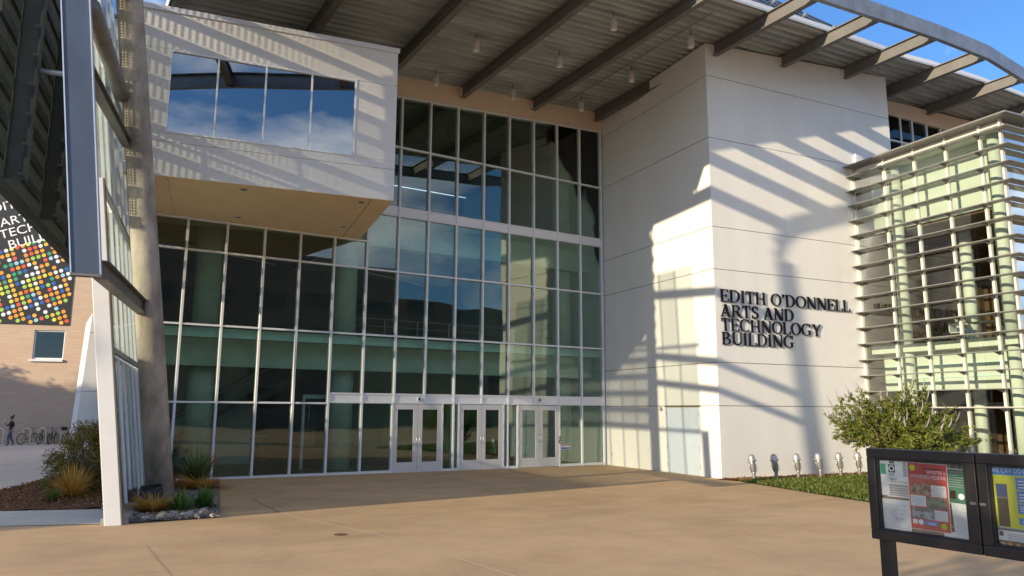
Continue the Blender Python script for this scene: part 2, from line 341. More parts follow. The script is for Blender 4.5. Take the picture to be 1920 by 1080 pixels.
for a, mid, c in ((10.985, 11.97, 12.945), (13.694, 14.66, 15.625), (16.355, 17.345, 18.335)):
    for x0, x1, hinge in ((a, mid-0.006, a), (mid+0.006, c, c)):
        d = MB(); y0, y1 = -0.05, 0.0; zb = -0.035; sw = 0.18
        d.box(x0, x0+sw, y0, y1, zb, 2.40); d.box(x1-sw, x1, y0, y1, zb, 2.40)
        d.box(x0+sw, x1-sw, y0, y1, 2.21, 2.40); d.box(x0+sw, x1-sw, y0, y1, zb, 0.33)
        do = d.build('door', door_m, fac, bevel=0.006)
        MB().box(x0+sw, x1-sw, -0.03, -0.018, 0.33, 2.21).build('glass', door_glass, do)
        MB().box(x0+sw*0.6, x1-sw*0.6, 0.02, 0.06, 0.98, 1.06).build('push_bar', bar_m, do)
        hx = mid+(-0.06 if hinge == a else 0.06)
        MB().tube([(hx, -0.05, 0.96), (hx, -0.11, 1.0), (hx, -0.11, 1.20), (hx, -0.05, 1.24)], 0.013, 8).build('pull_handle', steel_edge, do, True)
        for z in (0.25, 0.95, 1.62, 2.22):
            MB().box(hinge-0.016, hinge+0.016, -0.075, -0.05, z-0.07, z+0.07).build('hinge', white_metal, do)
for x, z in ((11.98, 2.6), (17.36, 2.62)):
    b = MB(); b.box(x-0.05, x+0.05, -0.10, -0.03, z-0.09, z+0.07, 0); b.box(x-0.032, x+0.032, -0.108, -0.10, z-0.05, z+0.04, 1)
    b.build('door_sensor', [lightcan, black], fac)

b = MB(); b.box(18.40, 18.94, 0.0, 0.02, 0.0, 0.23, 0); b.box(18.40, 18.94, -0.003, 0.0, 0.17, 0.205, 2); b.box(18.46, 18.93, -0.003, 0.0, 0.02, 0.085, 1)
b.box(18.43, 18.50, -0.004, 0.0, 0.03, 0.10, 3)
for v in b.V: v.z += 0.62; v.y -= 0.004; v.y += 0.0
st = b.build('window_notice', [white_metal, mat('notice_blue', (0.03, 0.10, 0.38), 0.4), mat('notice_red', (0.45, 0.06, 0.06), 0.4), mat('notice_grey', (0.5, 0.55, 0.65), 0.4)])
tag(st, 'small white and blue notice stuck on the glass right of the doors', 'notice')
b = MB(); b.box(18.31, 18.42, -0.12, -0.07, 0.88, 1.02, 0); b.box(18.335, 18.395, -0.127, -0.12, 0.90, 0.985, 1); b.box(18.33, 18.36, -0.11, -0.07, 1.04, 1.16, 0)
tag(b.build('card_reader', [black, lightcan], bevel=0.004), 'small black card reader beside the right-hand doors', 'card reader')

# tan wall above the glass, and behind the office box
def TOPZ(x, y):
    P = [(-6, 13.25), (13.57, 14.66), (17.03, 14.92), (20.3, 15.15), (23.7, 15.40), (27.2, 15.61), (30.7, 15.76), (34.2, 15.74), (40, 15.5)]
    for (a, za), (c, zc) in zip(P, P[1:]):
        if x <= c: break
    return za+(zc-za)*(x-a)/(c-a) + 0.024*min(12, max(0, -y))
uw = thing('upper_wall', (9, 0.2, 8.5), 'tan stucco wall above the glass just under the roof deck', 'wall')
b = MB(); b.hexa([(9.6,-0.02,HEAD(9.6)+0.012),(21.2,-0.02,HEAD(21.2)+0.012),(21.2,0.4,HEAD(21.2)+0.012),(9.6,0.4,HEAD(9.6)+0.012)], [(9.6,-0.02,TOPZ(9.6,0)+0.55),(21.2,-0.02,TOPZ(21.2,0)+0.55),(21.2,0.4,TOPZ(21.2,0)+0.55),(9.6,0.4,TOPZ(9.6,0)+0.55)])
b.build('fascia_wall', tan_stucco, uw)
MB().box(1.9, 9.598, 0.16, 0.5, 8.36, 14.0).build('back_wall', tan_stucco, uw)
MB().box(2.1, 2.44, 0.1, 0.5, -0.2, 8.355).build('end_wall', tan_stucco, uw)

# interior behind the glass
def st_(name, bld, m, label, cat='interior'):
    o = bld.build(name, m); tag(o, label, cat, kind='structure'); return o
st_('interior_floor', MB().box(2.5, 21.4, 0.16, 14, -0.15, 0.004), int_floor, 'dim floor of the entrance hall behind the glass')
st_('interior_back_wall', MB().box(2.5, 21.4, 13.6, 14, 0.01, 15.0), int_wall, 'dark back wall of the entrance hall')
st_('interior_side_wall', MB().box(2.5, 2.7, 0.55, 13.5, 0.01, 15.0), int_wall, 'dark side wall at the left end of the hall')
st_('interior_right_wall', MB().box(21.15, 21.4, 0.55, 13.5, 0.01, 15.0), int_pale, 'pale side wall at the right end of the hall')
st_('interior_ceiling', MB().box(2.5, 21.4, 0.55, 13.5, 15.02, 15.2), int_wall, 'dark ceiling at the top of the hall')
f2 = thing('upper_floor', (11, 0.4, 4.6), 'concrete floor slab and edge beam seen through the glass above the doors', 'floor slab')
MB().box(2.75, 21.1, 0.30, 0.42, 4.50, 4.80).build('edge_cover', int_slab, f2); MB().box(2.75, 21.1, 0.43, 13.4, 4.56, 4.80).build('slab', int_conc, f2)
MB().box(2.75, 21.1, 1.25, 1.75, 3.62, 4.55).build('edge_beam', int_conc, f2)
f3 = thing('top_floor', (11, 0.4, 9.4), 'concrete floor slab behind the upper spandrel band of the glass', 'floor slab')
MB().box(9.9, 21.1, 0.5, 13.4, 9.42, 9.68).build('slab', int_conc, f3); MB().box(9.9, 21.1, 1.25, 1.75, 8.45, 9.41).build('edge_beam', int_conc, f3)
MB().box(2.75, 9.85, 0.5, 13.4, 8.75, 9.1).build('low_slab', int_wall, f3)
for x, lab in ((4.79, 'round concrete column inside the hall near the yucca'), (9.81, 'round concrete column inside the glass left of the doors'), (20.1, 'round concrete column inside the glass beside the white tower')):
    t = thing('interior_column', (x, 2.2, 0), lab, 'column', 'round columns inside the hall')
    for z0, z1 in ((0.004, 4.55), (4.81, 9.41 if x > 9 else 8.7), (9.69, 15)):
        if x < 9.5 and z0 > 9: continue
        b = MB(); b.lathe([(0.44, z0), (0.44, z1)], 24, o=(x, 2.2, 0)); b.build('shaft', int_conc, t, True)
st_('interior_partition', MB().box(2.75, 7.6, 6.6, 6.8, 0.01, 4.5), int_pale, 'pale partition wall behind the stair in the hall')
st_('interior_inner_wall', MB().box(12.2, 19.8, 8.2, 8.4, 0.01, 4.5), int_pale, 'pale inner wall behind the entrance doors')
# stair and railings inside
stair = thing('stair', (6, 5, 0), 'dark steel stair rising inside the hall left of the doors', 'stair')
rail_m = mat('rail_steel', (0.35, 0.36, 0.36), 0.4, metal=0.6)
for i in range(26):
    x = 3.2+i*0.29; z = 0.18*(i+1)
    MB().box(x, x+0.30, 4.6, 6.2, z-0.04, z).build('tread', rail_m, stair)
for y in (4.55, 6.25):
    MB().bar((3.0, y, 0.0), (10.7, y, 4.6), 0.06, 0.3).build('stringer', steel_dark, stair)
    MB().tube([(3.0, y, 1.0), (10.7, y, 5.6)], 0.03, 8).build('handrail', rail_m, stair, True)
for z, x0, x1, y, lab in ((9.69, 10.2, 20.8, 2.9, 'thin steel railing on the top floor behind the glass'), (4.81, 10.4, 20.8, 3.2, 'thin steel railing on the middle floor behind the glass')):
    rl = thing('railing', ((x0+x1)/2, y, z), lab, 'railing')
    for h in (1.05, 0.75, 0.45): MB().tube([(x0, y, z+h), (x1, y, z+h)], 0.022, 6).build('rail', rail_m, rl)
    for i in range(8):
        x = x0+(x1-x0)*i/7; MB().tube([(x, y, z), (x, y, z+1.05)], 0.028, 6).build('post', rail_m, rl)
for (x0, y0, z0), (x1, y1, z1), lab in (((11.5, 4.5, 8.0), (15.4, 6.5, 8.0), 'thin linear ceiling lamp behind the middle of the glass'), ((4.2, 4.0, 8.2), (8.0, 6.0, 8.2), 'thin linear ceiling lamp behind the left of the glass')):
    t = thing('ceiling_lamp', ((x0+x1)/2, (y0+y1)/2, z0), lab, 'lamp')
    MB().bar((x0, y0, z0), (x1, y1, z1), 0.07, 0.05).build('tube', white_metal, t)
    for s in (0.15, 0.85):
        p = Vector((x0, y0, z0)).lerp(Vector((x1, y1, z1)), s); MB().tube([p, p+Vector((0, 0, 0.55))], 0.006, 5).build('hanger', rail_m, t)
# reception desk and pillars of the vestibule
desk = thing('reception_desk', (7, 7, 0), 'dark reception desk deep in the hall behind the left glass', 'desk')
MB().box(5.2, 8.6, 8.0, 8.8, 0.004, 1.05).build('front', brown_wall, desk); MB().box(5.1, 8.7, 7.9, 8.9, 1.05, 1.10).build('top', int_pale, desk)
vest = thing('vestibule', (14.6, 2.6, 0), 'inner glass vestibule behind the entrance doors', 'vestibule')
for x in (8.62, 10.9, 13.2, 15.4, 17.6, 19.4): MB().box(x-0.05, x+0.05, 2.9, 3.0, 0.004, 2.6).build('post', alu, vest)
MB().box(8.57, 19.45, 2.88, 3.02, 2.6, 2.75).build('head', alu, vest)
for x0, x1 in zip((8.67, 10.95, 13.25, 15.45, 17.65), (10.85, 13.15, 15.35, 17.55, 19.35)): MB().box(x0, x1, 2.93, 2.945, 0.05, 2.6).build('glass', glass_clear, vest)

# ------------------------------------------------------------------ white tower
A7 = R(7.0)
TU = Vector((math.cos(A7), -math.sin(A7), 0)); TV = Vector((math.sin(A7), math.cos(A7), 0)); TC = Vector((19.96, -7.206, 0))
TM = Matrix(((TU.x, TV.x, 0, TC.x), (TU.y, TV.y, 0, TC.y), (0, 0, 1, 0), (0, 0, 0, 1)))   # local (u right, v back, z)
tow = thing('white_tower', TC, 'tall white stucco tower block right of the glass with black lettering', 'tower')
UW, VD = 9.74, 7.9
MB(TM).box(0.03, UW-0.03, 0.03, VD, -0.3, 15.0).build('core', darkjoint_m, tow)
zs = [-0.3, 2.39, 3.89, 7.20, 8.75, 12.09, 14.50]
for z0, z1 in zip(zs, zs[1:]):
    MB(TM).box(0, UW, 0, VD, z0+0.011, z1-0.011).build('wall_panel', stucco, tow)
def TT(u, v):
    p = TM @ Vector((u, v, 0)); return TOPZ(p.x, p.y)+0.46
b = MB(TM); b.hexa([(0,0,14.511),(UW,0,14.511),(UW,VD,14.511),(0,VD,14.511)], [(0,0,TT(0,0)),(UW,0,TT(UW,0)),(UW,VD,TT(UW,VD)),(0,VD,TT(0,VD))]); b.build('wall_panel', stucco, tow)
# thin vertical reveal lines
for u, z0, z1 in ((3.5, 8.77, 14.4), (6.9, 8.77, 14.4)):
    MB(TM).box(u-0.004, u+0.004, -0.002, 0.01, z0, z1).build('reveal', mat('reveal_grey', (0.55, 0.54, 0.52), 0.9), tow)
# service door in the left face (v = distance back from the corner)
sd = MB(TM); sd.box(-0.035, 0.0, 1.02, 1.06, -0.1, 2.40); sd.box(-0.035, 0.0, 2.94, 2.98, -0.1, 2.40); sd.build('door_frame', alu_white, tow)
MB(TM).box(-0.06, 0.0, 1.00, 3.00, 2.35, 2.41).build('door_head', mat('door_head_bronze', (0.16, 0.12, 0.06), 0.5), tow)
leaf_m = mat('service_door_paint', (0.60, 0.66, 0.74), 0.5, var=0.03)
for v0, v1, hv in ((1.065, 1.995, 1.065), (2.005, 2.935, 2.935)):
    d = MB(TM).box(-0.025, 0.0, v0, v1, -0.05, 2.345).build('door', leaf_m, tow, bevel=0.004)
    for z in (0.25, 0.9, 1.55, 2.1): MB(TM).box(-0.04, -0.02, hv-0.02, hv+0.02, z-0.06, z+0.06).build('hinge', steel_edge, d)
t = thing('security_camera', TM @ Vector((0, 3.25, 2.33)), 'small grey camera on the tower wall left of the service door', 'camera')
MB(TM).box(-0.10, 0.0, 3.22, 3.29, 2.30, 2.36).build('bracket', lightcan, t); MB(TM).tube([(-0.10, 3.25, 2.33), (-0.13, 3.22, 2.24)], 0.05, 10).build('housing', lightcan, t, True)
tag(MB(TM).box(-0.02, 0.0, 6.78, 6.86, 0.32, 0.48).build('wall_outlet', lightcan, bevel=0.004), 'small grey outlet plate low on the tower by the glass', 'outlet')

# sign letters: serif capitals built stroke by stroke
TK, TN, SH, OV = 0.128, 0.05, 0.042, 0.065
def g_rect(x0, y0, x1, y1): return [[(x0, y0), (x1, y0), (x1, y1), (x0, y1)]]
def g_stem(x, w=TK, y0=0.0, y1=1.0, lo=True, hi=True):
    P = g_rect(x, y0, x+w, y1)
    if lo: P += [[(x-OV, y0), (x+w+OV, y0), (x+w+OV, y0+SH*0.6), (x+w, y0+SH*1.5), (x, y0+SH*1.5), (x-OV, y0+SH*0.6)]]
    if hi: P += [[(x-OV, y1-SH*0.6), (x, y1-SH*1.5), (x+w, y1-SH*1.5), (x+w+OV, y1-SH*0.6), (x+w+OV, y1), (x-OV, y1)]]
    return P
def g_ring(cx, cy, rx, ry, wx, wy, a0, a1, n=18):
    P = []
    for i in range(n):
        t0, t1 = R(a0+(a1-a0)*i/n), R(a0+(a1-a0)*(i+1)/n)
        o = lambda t: (cx+rx*math.cos(t), cy+ry*math.sin(t)); q = lambda t: (cx+(rx-wx)*math.cos(t), cy+(ry-wy)*math.sin(t))
        P.append([q(t0), o(t0), o(t1), q(t1)])
    return P
def g_diag(xb, yb, xt, yt, w): return [[(xb, yb), (xb+w, yb), (xt+w, yt), (xt, yt)]]
def g_end(x, y0, y1, w=0.05): return [[(x, y0), (x+w, y0), (x+w, y1), (x, y1)]]
GL = {
 'E': (0.66, g_stem(0.08)+g_rect(0.24, 1-TN, 0.60, 1)+g_rect(0.24, 0.47, 0.48, 0.47+TN)+g_rect(0.24, 0, 0.62, TN)+g_end(0.56, 0.78, 1)+g_end(0.45, 0.38, 0.62)+g_end(0.59, 0, 0.25)),
 'D': (0.82, g_stem(0.08)+g_rect(0.24, 1-TN, 0.36, 1)+g_rect(0.24, 0, 0.36, TN)+g_ring(0.35, 0.5, 0.43, 0.5, TK, TN, -90, 90)),
 'I': (0.34, g_stem(0.09)),
 'T': (0.70, g_stem(0.265, hi=False)+g_rect(0.03, 1-TN, 0.67, 1)+g_end(0.03, 0.74, 1)+g_end(0.62, 0.74, 1)),
 'H': (0.84, g_stem(0.08)+g_stem(0.60)+g_rect(0.24, 0.47, 0.60, 0.47+TN)),
 'O': (0.86, g_ring(0.43, 0.5, 0.42, 0.52, TK, 0.055, 0, 360, 32)),
 "'": (0.24, [[(0.06, 0.84), (0.20, 0.84), (0.20, 1.0), (0.06, 1.0)], [(0.06, 0.68), (0.10, 0.68), (0.20, 0.84), (0.12, 0.84)]]),
 'N': (0.84, g_stem(0.10, TN+0.01, hi=False)+g_diag(0.56, 0, 0.02, 1, 0.20)+g_stem(0.68, TN+0.01, lo=False)),
 'L': (0.64, g_stem(0.08)+g_rect(0.24, 0, 0.60, TN)+g_end(0.57, 0, 0.27)),
 'A': (0.80, g_diag(0.04, 0, 0.36, 1, 0.07)+g_diag(0.56, 0, 0.28, 1, 0.18)+g_rect(0.18, 0.30, 0.56, 0.30+TN)+g_rect(-0.02, 0, 0.20, SH)+g_rect(0.48, 0, 0.82, SH)),
 'R': (0.80, g_stem(0.08)+g_rect(0.24, 1-TN, 0.36, 1)+g_rect(0.24, 0.46, 0.36, 0.46+TN)+g_ring(0.34, 0.73, 0.32, 0.27, TK, TN, -90, 90)+g_diag(0.60, 0, 0.34, 0.48, 0.19)+g_rect(0.60, 0, 0.84, SH)),
 'S': (0.60, g_ring(0.29, 0.745, 0.25, 0.27, 0.13, TN, 30, 250)+g_ring(0.29, 0.265, 0.27, 0.28, 0.15, TN, -150, 75)+[[(0.08, 0.60), (0.26, 0.44), (0.50, 0.40), (0.30, 0.60)]]+g_end(0.47, 0.72, 0.98)+g_end(0.03, 0.02, 0.30)),
 'C': (0.80, g_ring(0.43, 0.5, 0.42, 0.52, TK, 0.055, 42, 318, 26)+g_end(0.70, 0.68, 0.99)),
 'G': (0.88, g_ring(0.43, 0.5, 0.42, 0.52, TK, 0.055, 42, 310, 26)+g_end(0.70, 0.68, 0.99)+g_rect(0.62, 0.06, 0.62+TK, 0.42)+g_rect(0.53, 0.40, 0.88, 0.45)),
 'Y': (0.80, g_stem(0.32, y1=0.48, hi=False)+g_diag(0.32, 0.44, 0.03, 1, 0.18)+g_diag(0.40, 0.44, 0.66, 1, 0.07)+g_rect(-0.03, 1-SH, 0.28, 1)+g_rect(0.58, 1-SH, 0.82, 1)),
 'B': (0.72, g_stem(0.08)+g_rect(0.24, 1-TN, 0.36, 1)+g_rect(0.24, 0.48, 0.36, 0.48+TN)+g_rect(0.24, 0, 0.36, TN)+g_ring(0.34, 0.755, 0.27, 0.245, 0.15, TN, -90, 90)+g_ring(0.34, 0.265, 0.33, 0.265, TK, TN, -90, 90)),
 'U': (0.82, g_stem(0.07, y0=0.30, lo=False)+g_stem(0.66, TN+0.01, y0=0.30, lo=False)+g_ring(0.40, 0.31, 0.33, 0.33, 0.165, 0.10, 180, 300, 14)+g_ring(0.40, 0.31, 0.335, 0.33, 0.08, 0.10, 300, 360, 8)),
}
sign = thing('building_sign', TM @ Vector((3.3, -0.02, 4.5)), 'black raised serif letters naming the building on the white tower', 'sign')
CH = 0.445
for txt, z, width in (("EDITH O'DONNELL", 6.035, 6.42), ('ARTS AND', 5.50, 3.46), ('TECHNOLOGY', 5.005, 4.80), ('BUILDING', 4.515, 3.40)):
    SPC = 0.05; tot = sum(0.34 if c == ' ' else GL[c][0]+SPC for c in txt)-SPC; s = width/tot/CH; u = 0.20
    for ch in txt:
        if ch == ' ': u += 0.34*CH*s; continue
        w, polys = GL[ch]; bb = MB(TM)
        for p in polys: bb.prism([(u+x*CH*s, -0.025, z+y*CH) for x, y in p], (0, -0.04, 0))
        bb.box(u+0.2*CH*s, u+0.24*CH*s, -0.026, -0.0, z+0.90*CH, z+0.94*CH) if ch != "'" else bb.box(u+0.1*CH*s, u+0.14*CH*s, -0.026, 0, z+0.9*CH, z+0.94*CH)
        bb.build('letter', black_letter, sign); u += (w+SPC)*CH*s
# vent box on the tower by the pavilion
b = MB(TM); b.box(7.45, 8.5, -0.12, 0, 12.12, 12.62, 0); b.box(7.6, 8.4, -0.13, -0.12, 12.25, 12.30, 1); b.box(7.6, 8.4, -0.13, -0.12, 12.42, 12.47, 1)
tag(b.build('wall_vent', [white_metal, lightcan], bevel=0.01), 'white boxed vent on the tower above the louvred pavilion', 'vent')

# recessed wall right of the tower
RC = Vector((34.15, -7.66, 0)); RM = Matrix(((TU.x, TV.x, 0, RC.x), (TU.y, TV.y, 0, RC.y), (0, 0, 1, 0), (0, 0, 0, 1)))
rw = thing('recessed_wall', RM @ Vector((2, 0, 0)), 'pale wall with a strip of dark windows set back behind the pavilion roof', 'wall')
b = MB(RM); b.hexa([(-5,0,15.55),(7,0,15.35),(7,0.4,15.35),(-5,0.4,15.55)], [(-5,0,16.15),(7,0,16.2),(7,0.4,16.2),(-5,0.4,16.15)]); b.build('upper_band', tan_stucco, rw)
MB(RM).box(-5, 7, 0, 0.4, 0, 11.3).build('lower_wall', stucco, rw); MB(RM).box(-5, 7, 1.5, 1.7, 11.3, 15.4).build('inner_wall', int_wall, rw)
wf = MB(RM)
for u in (-2.75, -1.85, -1.05, -0.05, 0.95, 1.95, 2.95, 3.95): wf.box(u-0.04, u+0.04, 0.05, 0.15, 11.3, 15.6)
wf.box(-5, 7, 0.055, 0.145, 14.28, 14.36); wfo = wf.build('window_frame', alu, rw)
for u0, u1 in zip((-4.9, -2.71, -1.81, -1.01, -0.01, 0.99, 1.99, 2.99), (-2.79, -1.89, -1.09, -0.09, 0.91, 1.91, 2.91, 3.91)):
    for z0, z1 in ((11.35, 14.28), (14.36, 15.5)): MB(RM).box(u0, u1, 0.09, 0.11, z0, z1).build('pane', glass, wfo)

# ------------------------------------------------------------------ roof canopy
roof = thing('roof_canopy', (14, -4.8, 14.5), 'big corrugated metal roof canopy on steel beams over the entrance', 'roof')
BX = [2.5, 6.65, 10.11, 13.57, 17.03, 20.40, 23.75, 27.18, 30.70, 34.15, 37.6]
RIM = [(-0.95, -12.25), (1.2, -11.95), (3.0, -11.78), (6.65, -11.75), (10.1, -11.75), (13.57, -11.75), (17.03, -11.78), (20.4, -11.8), (23.75, -11.88), (27.18, -12.0), (30.7, -12.05), (34.15, -11.85), (37.6, -11.3), (40, -10.7)]
def rimy(x):
    for (a, ya), (c, yc) in zip(RIM, RIM[1:]):
        if x <= c: return ya+(yc-ya)*(x-a)/(c-a)
    return RIM[-1][1]
YE = lambda x: -9.6 if x < 29 else -9.6-0.10*(x-29)
# corrugated deck: ribs run along X
prof = []; y = -0.02
while y > -9.6:
    for dy, dz in ((0, 0), (0.04, 0.11), (0.17, 0.11), (0.21, 0)): prof.append((y-dy, dz))
    y -= 0.33
xs = [2.4, 4.5] + lin(6.65, 37.6, 18) + [39.5]
vs = []
for x in xs:
    for yy, dz in prof:
        yv = yy*YE(x)/-9.6 if yy < -6 else yy
        vs.append((x, yv, TOPZ(x, yv)+0.50+dz))
n = len(prof); b = MB(); b.add(vs, [(i*n+j, i*n+j+1, (i+1)*n+j+1, (i+1)*n+j) for i in range(len(xs)-1) for j in range(n-1)])
dk = b.build('corrugated_deck', deck_m, roof)
b = MB()
for x0, x1 in zip(xs, xs[1:]):
    b.hexa([(x0,0.5,TOPZ(x0,0)+0.615),(x0,YE(x0),TOPZ(x0,YE(x0))+0.615),(x1,YE(x1),TOPZ(x1,YE(x1))+0.615),(x1,0.5,TOPZ(x1,0)+0.615)],
           [(x0,0.5,TOPZ(x0,0)+0.80),(x0,YE(x0),TOPZ(x0,YE(x0))+0.80),(x1,YE(x1),TOPZ(x1,YE(x1))+0.80),(x1,0.5,TOPZ(x1,0)+0.80)])
b.build('roof_build_up', white_metal, roof)
for x0, x1 in zip(xs, xs[1:]):
    z0, z1 = TOPZ(x0, YE(x0)), TOPZ(x1, YE(x1))
    b = MB(); b.hexa([(x0+0.004,YE(x0)-0.02,z0+0.50),(x1-0.004,YE(x1)-0.02,z1+0.50),(x1-0.004,YE(x1)-0.002,z1+0.50),(x0+0.004,YE(x0)-0.002,z0+0.50)],
                     [(x0+0.004,YE(x0)-0.02,z0+0.88),(x1-0.004,YE(x1)-0.02,z1+0.88),(x1-0.004,YE(x1)-0.002,z1+0.88),(x0+0.004,YE(x0)-0.002,z0+0.88)]); b.build('fascia_panel', white_metal, roof)
for i, x in enumerate(BX):
    y0 = -0.1 if x < 21 else (-7.2 if x < 29 else -7.0); y1 = rimy(x)+0.06
    segs = [(y0, y1)]
    if abs(x-20.4) < 0.1: segs = [(-0.1, -5.6), (-7.0, y1)]
    for (a, c) in segs:
        b = MB(); za, zc = TOPZ(x, a), TOPZ(x, c); hb = 0.49; fl = 0.11
        for dx0, dx1, h0, h1 in ((-fl, fl, 0.0, 0.03), (-0.012, 0.012, 0.03, hb-0.03), (-fl, fl, hb-0.03, hb)):
            b.hexa([(x+dx0,c,zc+h0),(x+dx1,c,zc+h0),(x+dx1,a,za+h0),(x+dx0,a,za+h0)], [(x+dx0,c,zc+h1),(x+dx1,c,zc+h1),(x+dx1,a,za+h1),(x+dx0,a,za+h1)])
        b.build('beam', beam_m if a > -7 or True else beam_m, roof)
b = MB(); b.hexa([(2.37,YE(2),TOPZ(2.4,YE(2))+0.49),(2.395,YE(2),TOPZ(2.4,YE(2))+0.49),(2.395,0.4,TOPZ(2.4,0)+0.49),(2.37,0.4,TOPZ(2.4,0)+0.49)], [(2.37,YE(2),TOPZ(2.4,YE(2))+0.88),(2.395,YE(2),TOPZ(2.4,YE(2))+0.88),(2.395,0.4,TOPZ(2.4,0)+0.88),(2.37,0.4,TOPZ(2.4,0)+0.88)]); b.build('fascia_panel', white_metal, roof)
# curved rim channel
b = MB()
def rim_strip(o0, o1, h0, h1):
    P = []
    for x, yy in RIM:
        z = TOPZ(x, yy); P.append([(x, yy+o0, z+h0), (x, yy+o1, z+h0), (x, yy+o1, z+h1), (x, yy+o0, z+h1)])
    for p, q in zip(P, P[1:]): b.hexa([p[0], q[0], q[1], p[1]], [p[3], q[3], q[2], p[2]])
rim_strip(-0.02, 0.0, -0.06, 0.52); rim_strip(0.002, 0.14, -0.06, -0.035); rim_strip(0.002, 0.14, 0.495, 0.52)
b.build('rim_channel', rim_m, roof)
# perforated shade panel on top of the roof
sp = thing('sunshade_rack', (20.5, -8.2, 16.6), 'dark perforated shade panel standing on the roof edge above the fascia', 'shade panel')
pm = mat('perforated_metal', (0.10, 0.11, 0.12), 0.5, metal=0.3, var=0.2)
for i in range(5):
    x0 = 16.3+i*1.75; b = MB()
    for j in range(12): b.box(x0, x0+1.6, -9.2+j*0.14, -9.2+j*0.14+0.07, 17.0, 17.02)
    for j in range(14): b.box(x0+j*0.12, x0+j*0.12+0.05, -9.2, -7.5, 17.022, 17.04)
    b.build('perforated_panel', pm, sp)
for i in range(6):
    x = 16.2+i*1.75; b = MB(); b.bar((x, -9.3, 16.93), (x, -7.4, 16.93), 0.09, 0.12); b.bar((x, -7.6, TOPZ(x, -7.6)+0.81), (x, -7.6, 16.9), 0.08, 0.08); b.build('bracket', rim_m, sp)

# cylinder lights
cl0 = thing('cylinder_light', (0, 0, 0), '', 'light', 'cylinder lights under the roof deck')
b = MB(); b.lathe([(0.115, -0.36), (0.125, -0.35), (0.125, 0.02), (0.115, 0.03)], 18); b.build('housing', lightcan, cl0, True, 0.004)
b = MB(); b.lathe([(0.128, -0.06), (0.128, -0.045)], 18); b.build('band', steel_dark, cl0)
b = MB(); b.lathe([(0.09, -0.372), (0.09, -0.362)], 16); b.build('lens', lens_m, cl0)
b = MB(); b.tube([(0, 0, 0.03), (0, 0, 0.30)], 0.02, 6); b.tube([(0, 0, 0.18), (0.18, 0.02, 0.24), (0.5, 0.03, 0.26)], 0.012, 5); b.build('stem', steel_dark, cl0)
CL = [(11.85, -1.12, 'leftmost cylinder light under the roof, low beside the office box'), (11.85, -4.26, 'leftmost cylinder light of the upper row under the roof'), (15.3, -1.15, 'cylinder light nearest the glass in the middle bay'),
      (15.3, -4.4, 'cylinder light halfway along the middle bay of the roof'), (15.3, -7.5, 'cylinder light nearest the top of the photo in the middle bay'), (18.75, -1.23, 'cylinder light nearest the glass in the bay beside the tower'),
      (18.75, -4.47, 'cylinder light halfway along the bay beside the tower'), (18.75, -7.66, 'cylinder light farthest out in the bay beside the tower')]
for i, (x, y, lab) in enumerate(CL):
    p = (x, y, TOPZ(x, y)+0.20)
    if i == 0: cl0.location = p; cl0['label'] = lab
    else: dup(cl0, p, 0, lab)
b = MB(); b.tube([(18.45, yy, TOPZ(18.45, yy)+0.44) for yy in (-0.2, -3, -6, -9)], 0.018, 6)
tag(b.build('conduit', steel_dark), 'thin conduit running under the roof deck beside the tower', 'conduit')

# ------------------------------------------------------------------ cantilevered office box
AB = R(10.4); BC = Vector((8.461, -5.451, 0)); BU = Vector((math.cos(AB), -math.sin(AB), 0)); BV = Vector((math.sin(AB), math.cos(AB), 0))
BM = Matrix(((-BU.x, BV.x, 0, BC.x), (-BU.y, BV.y, 0, BC.y), (0, 0, 1, 0), (0, 0, 0, 1)))   # local (u to the LEFT, v back)
ob = thing('office_box', BC+Vector((0, 0, 8.3)), 'pale grey-white cantilevered office box with a strip window above the left glass', 'building volume')
def bx(*a): return MB(BM).box(*a)
BW_ = 7.25; wu0, wu1, wz0, wz1 = 1.21, 6.27, 9.51, 11.88
bx(0, BW_, 0, 0.25, 8.31, 9.25).build('wall_panel', box_m, ob); bx(0, BW_, 0.003, 0.25, 9.262, wz0).build('wall_panel', box_m, ob)
bx(0, wu0, 0, 0.25, wz0+0.003, wz1-0.003).build('wall_panel', box_m, ob); bx(wu1, BW_, 0, 0.25, wz0+0.003, wz1-0.003).build('wall_panel', box_m, ob)
bx(0, BW_, 0, 0.25, wz1+0.006, 13.0).build('wall_panel', box_m, ob)
bx(0, 0.25, 0.253, 5.6, 8.34, 13.0).build('side_wall', box_m, ob)
bx(0.26, BW_, 0.26, 5.7, 8.312, 8.40).build('soffit', soffit_m, ob); bx(0.005, BW_, 0.003, 5.55, 8.298, 8.309).build('soffit_skin', soffit_m, ob)
bx(0.62, 0.635, 0.05, 5.5, 8.293, 8.2985).build('soffit_joint', darkjoint_m, ob); bx(6.1, 6.11, 0.05, 4.6, 8.294, 8.2985).build('soffit_joint', mat('faint_joint', (0.3, 0.22, 0.14), 0.9), ob)
bx(-0.03, BW_, -0.03, 5.6, 13.003, 13.09).build('coping', white_metal, ob); bx(-0.045, BW_, -0.045, -0.03, 12.95, 13.10).build('coping_edge', white_metal, ob)
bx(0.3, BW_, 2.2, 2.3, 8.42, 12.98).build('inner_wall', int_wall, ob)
fr = MB(BM); fw_ = 0.05
fr.box(wu0, wu1, -0.03, 0.12, wz0, wz0+fw_); fr.box(wu0, wu1, -0.03, 0.12, wz1-fw_, wz1)
us = [wu0, 2.50, 3.77, 5.04, wu1]
for i, u in enumerate(us):
    c0 = u if i == 0 else (u-fw_ if i == 4 else u-fw_/2); fr.box(c0, c0+fw_, -0.028, 0.118, wz0+fw_, wz1-fw_)
win = fr.build('window', alu, ob)
for u0, u1 in zip(us, us[1:]): bx(u0+0.03, u1-0.03, 0.03, 0.05, wz0+0.04, wz1-0.04).build('pane', glass_box, win)
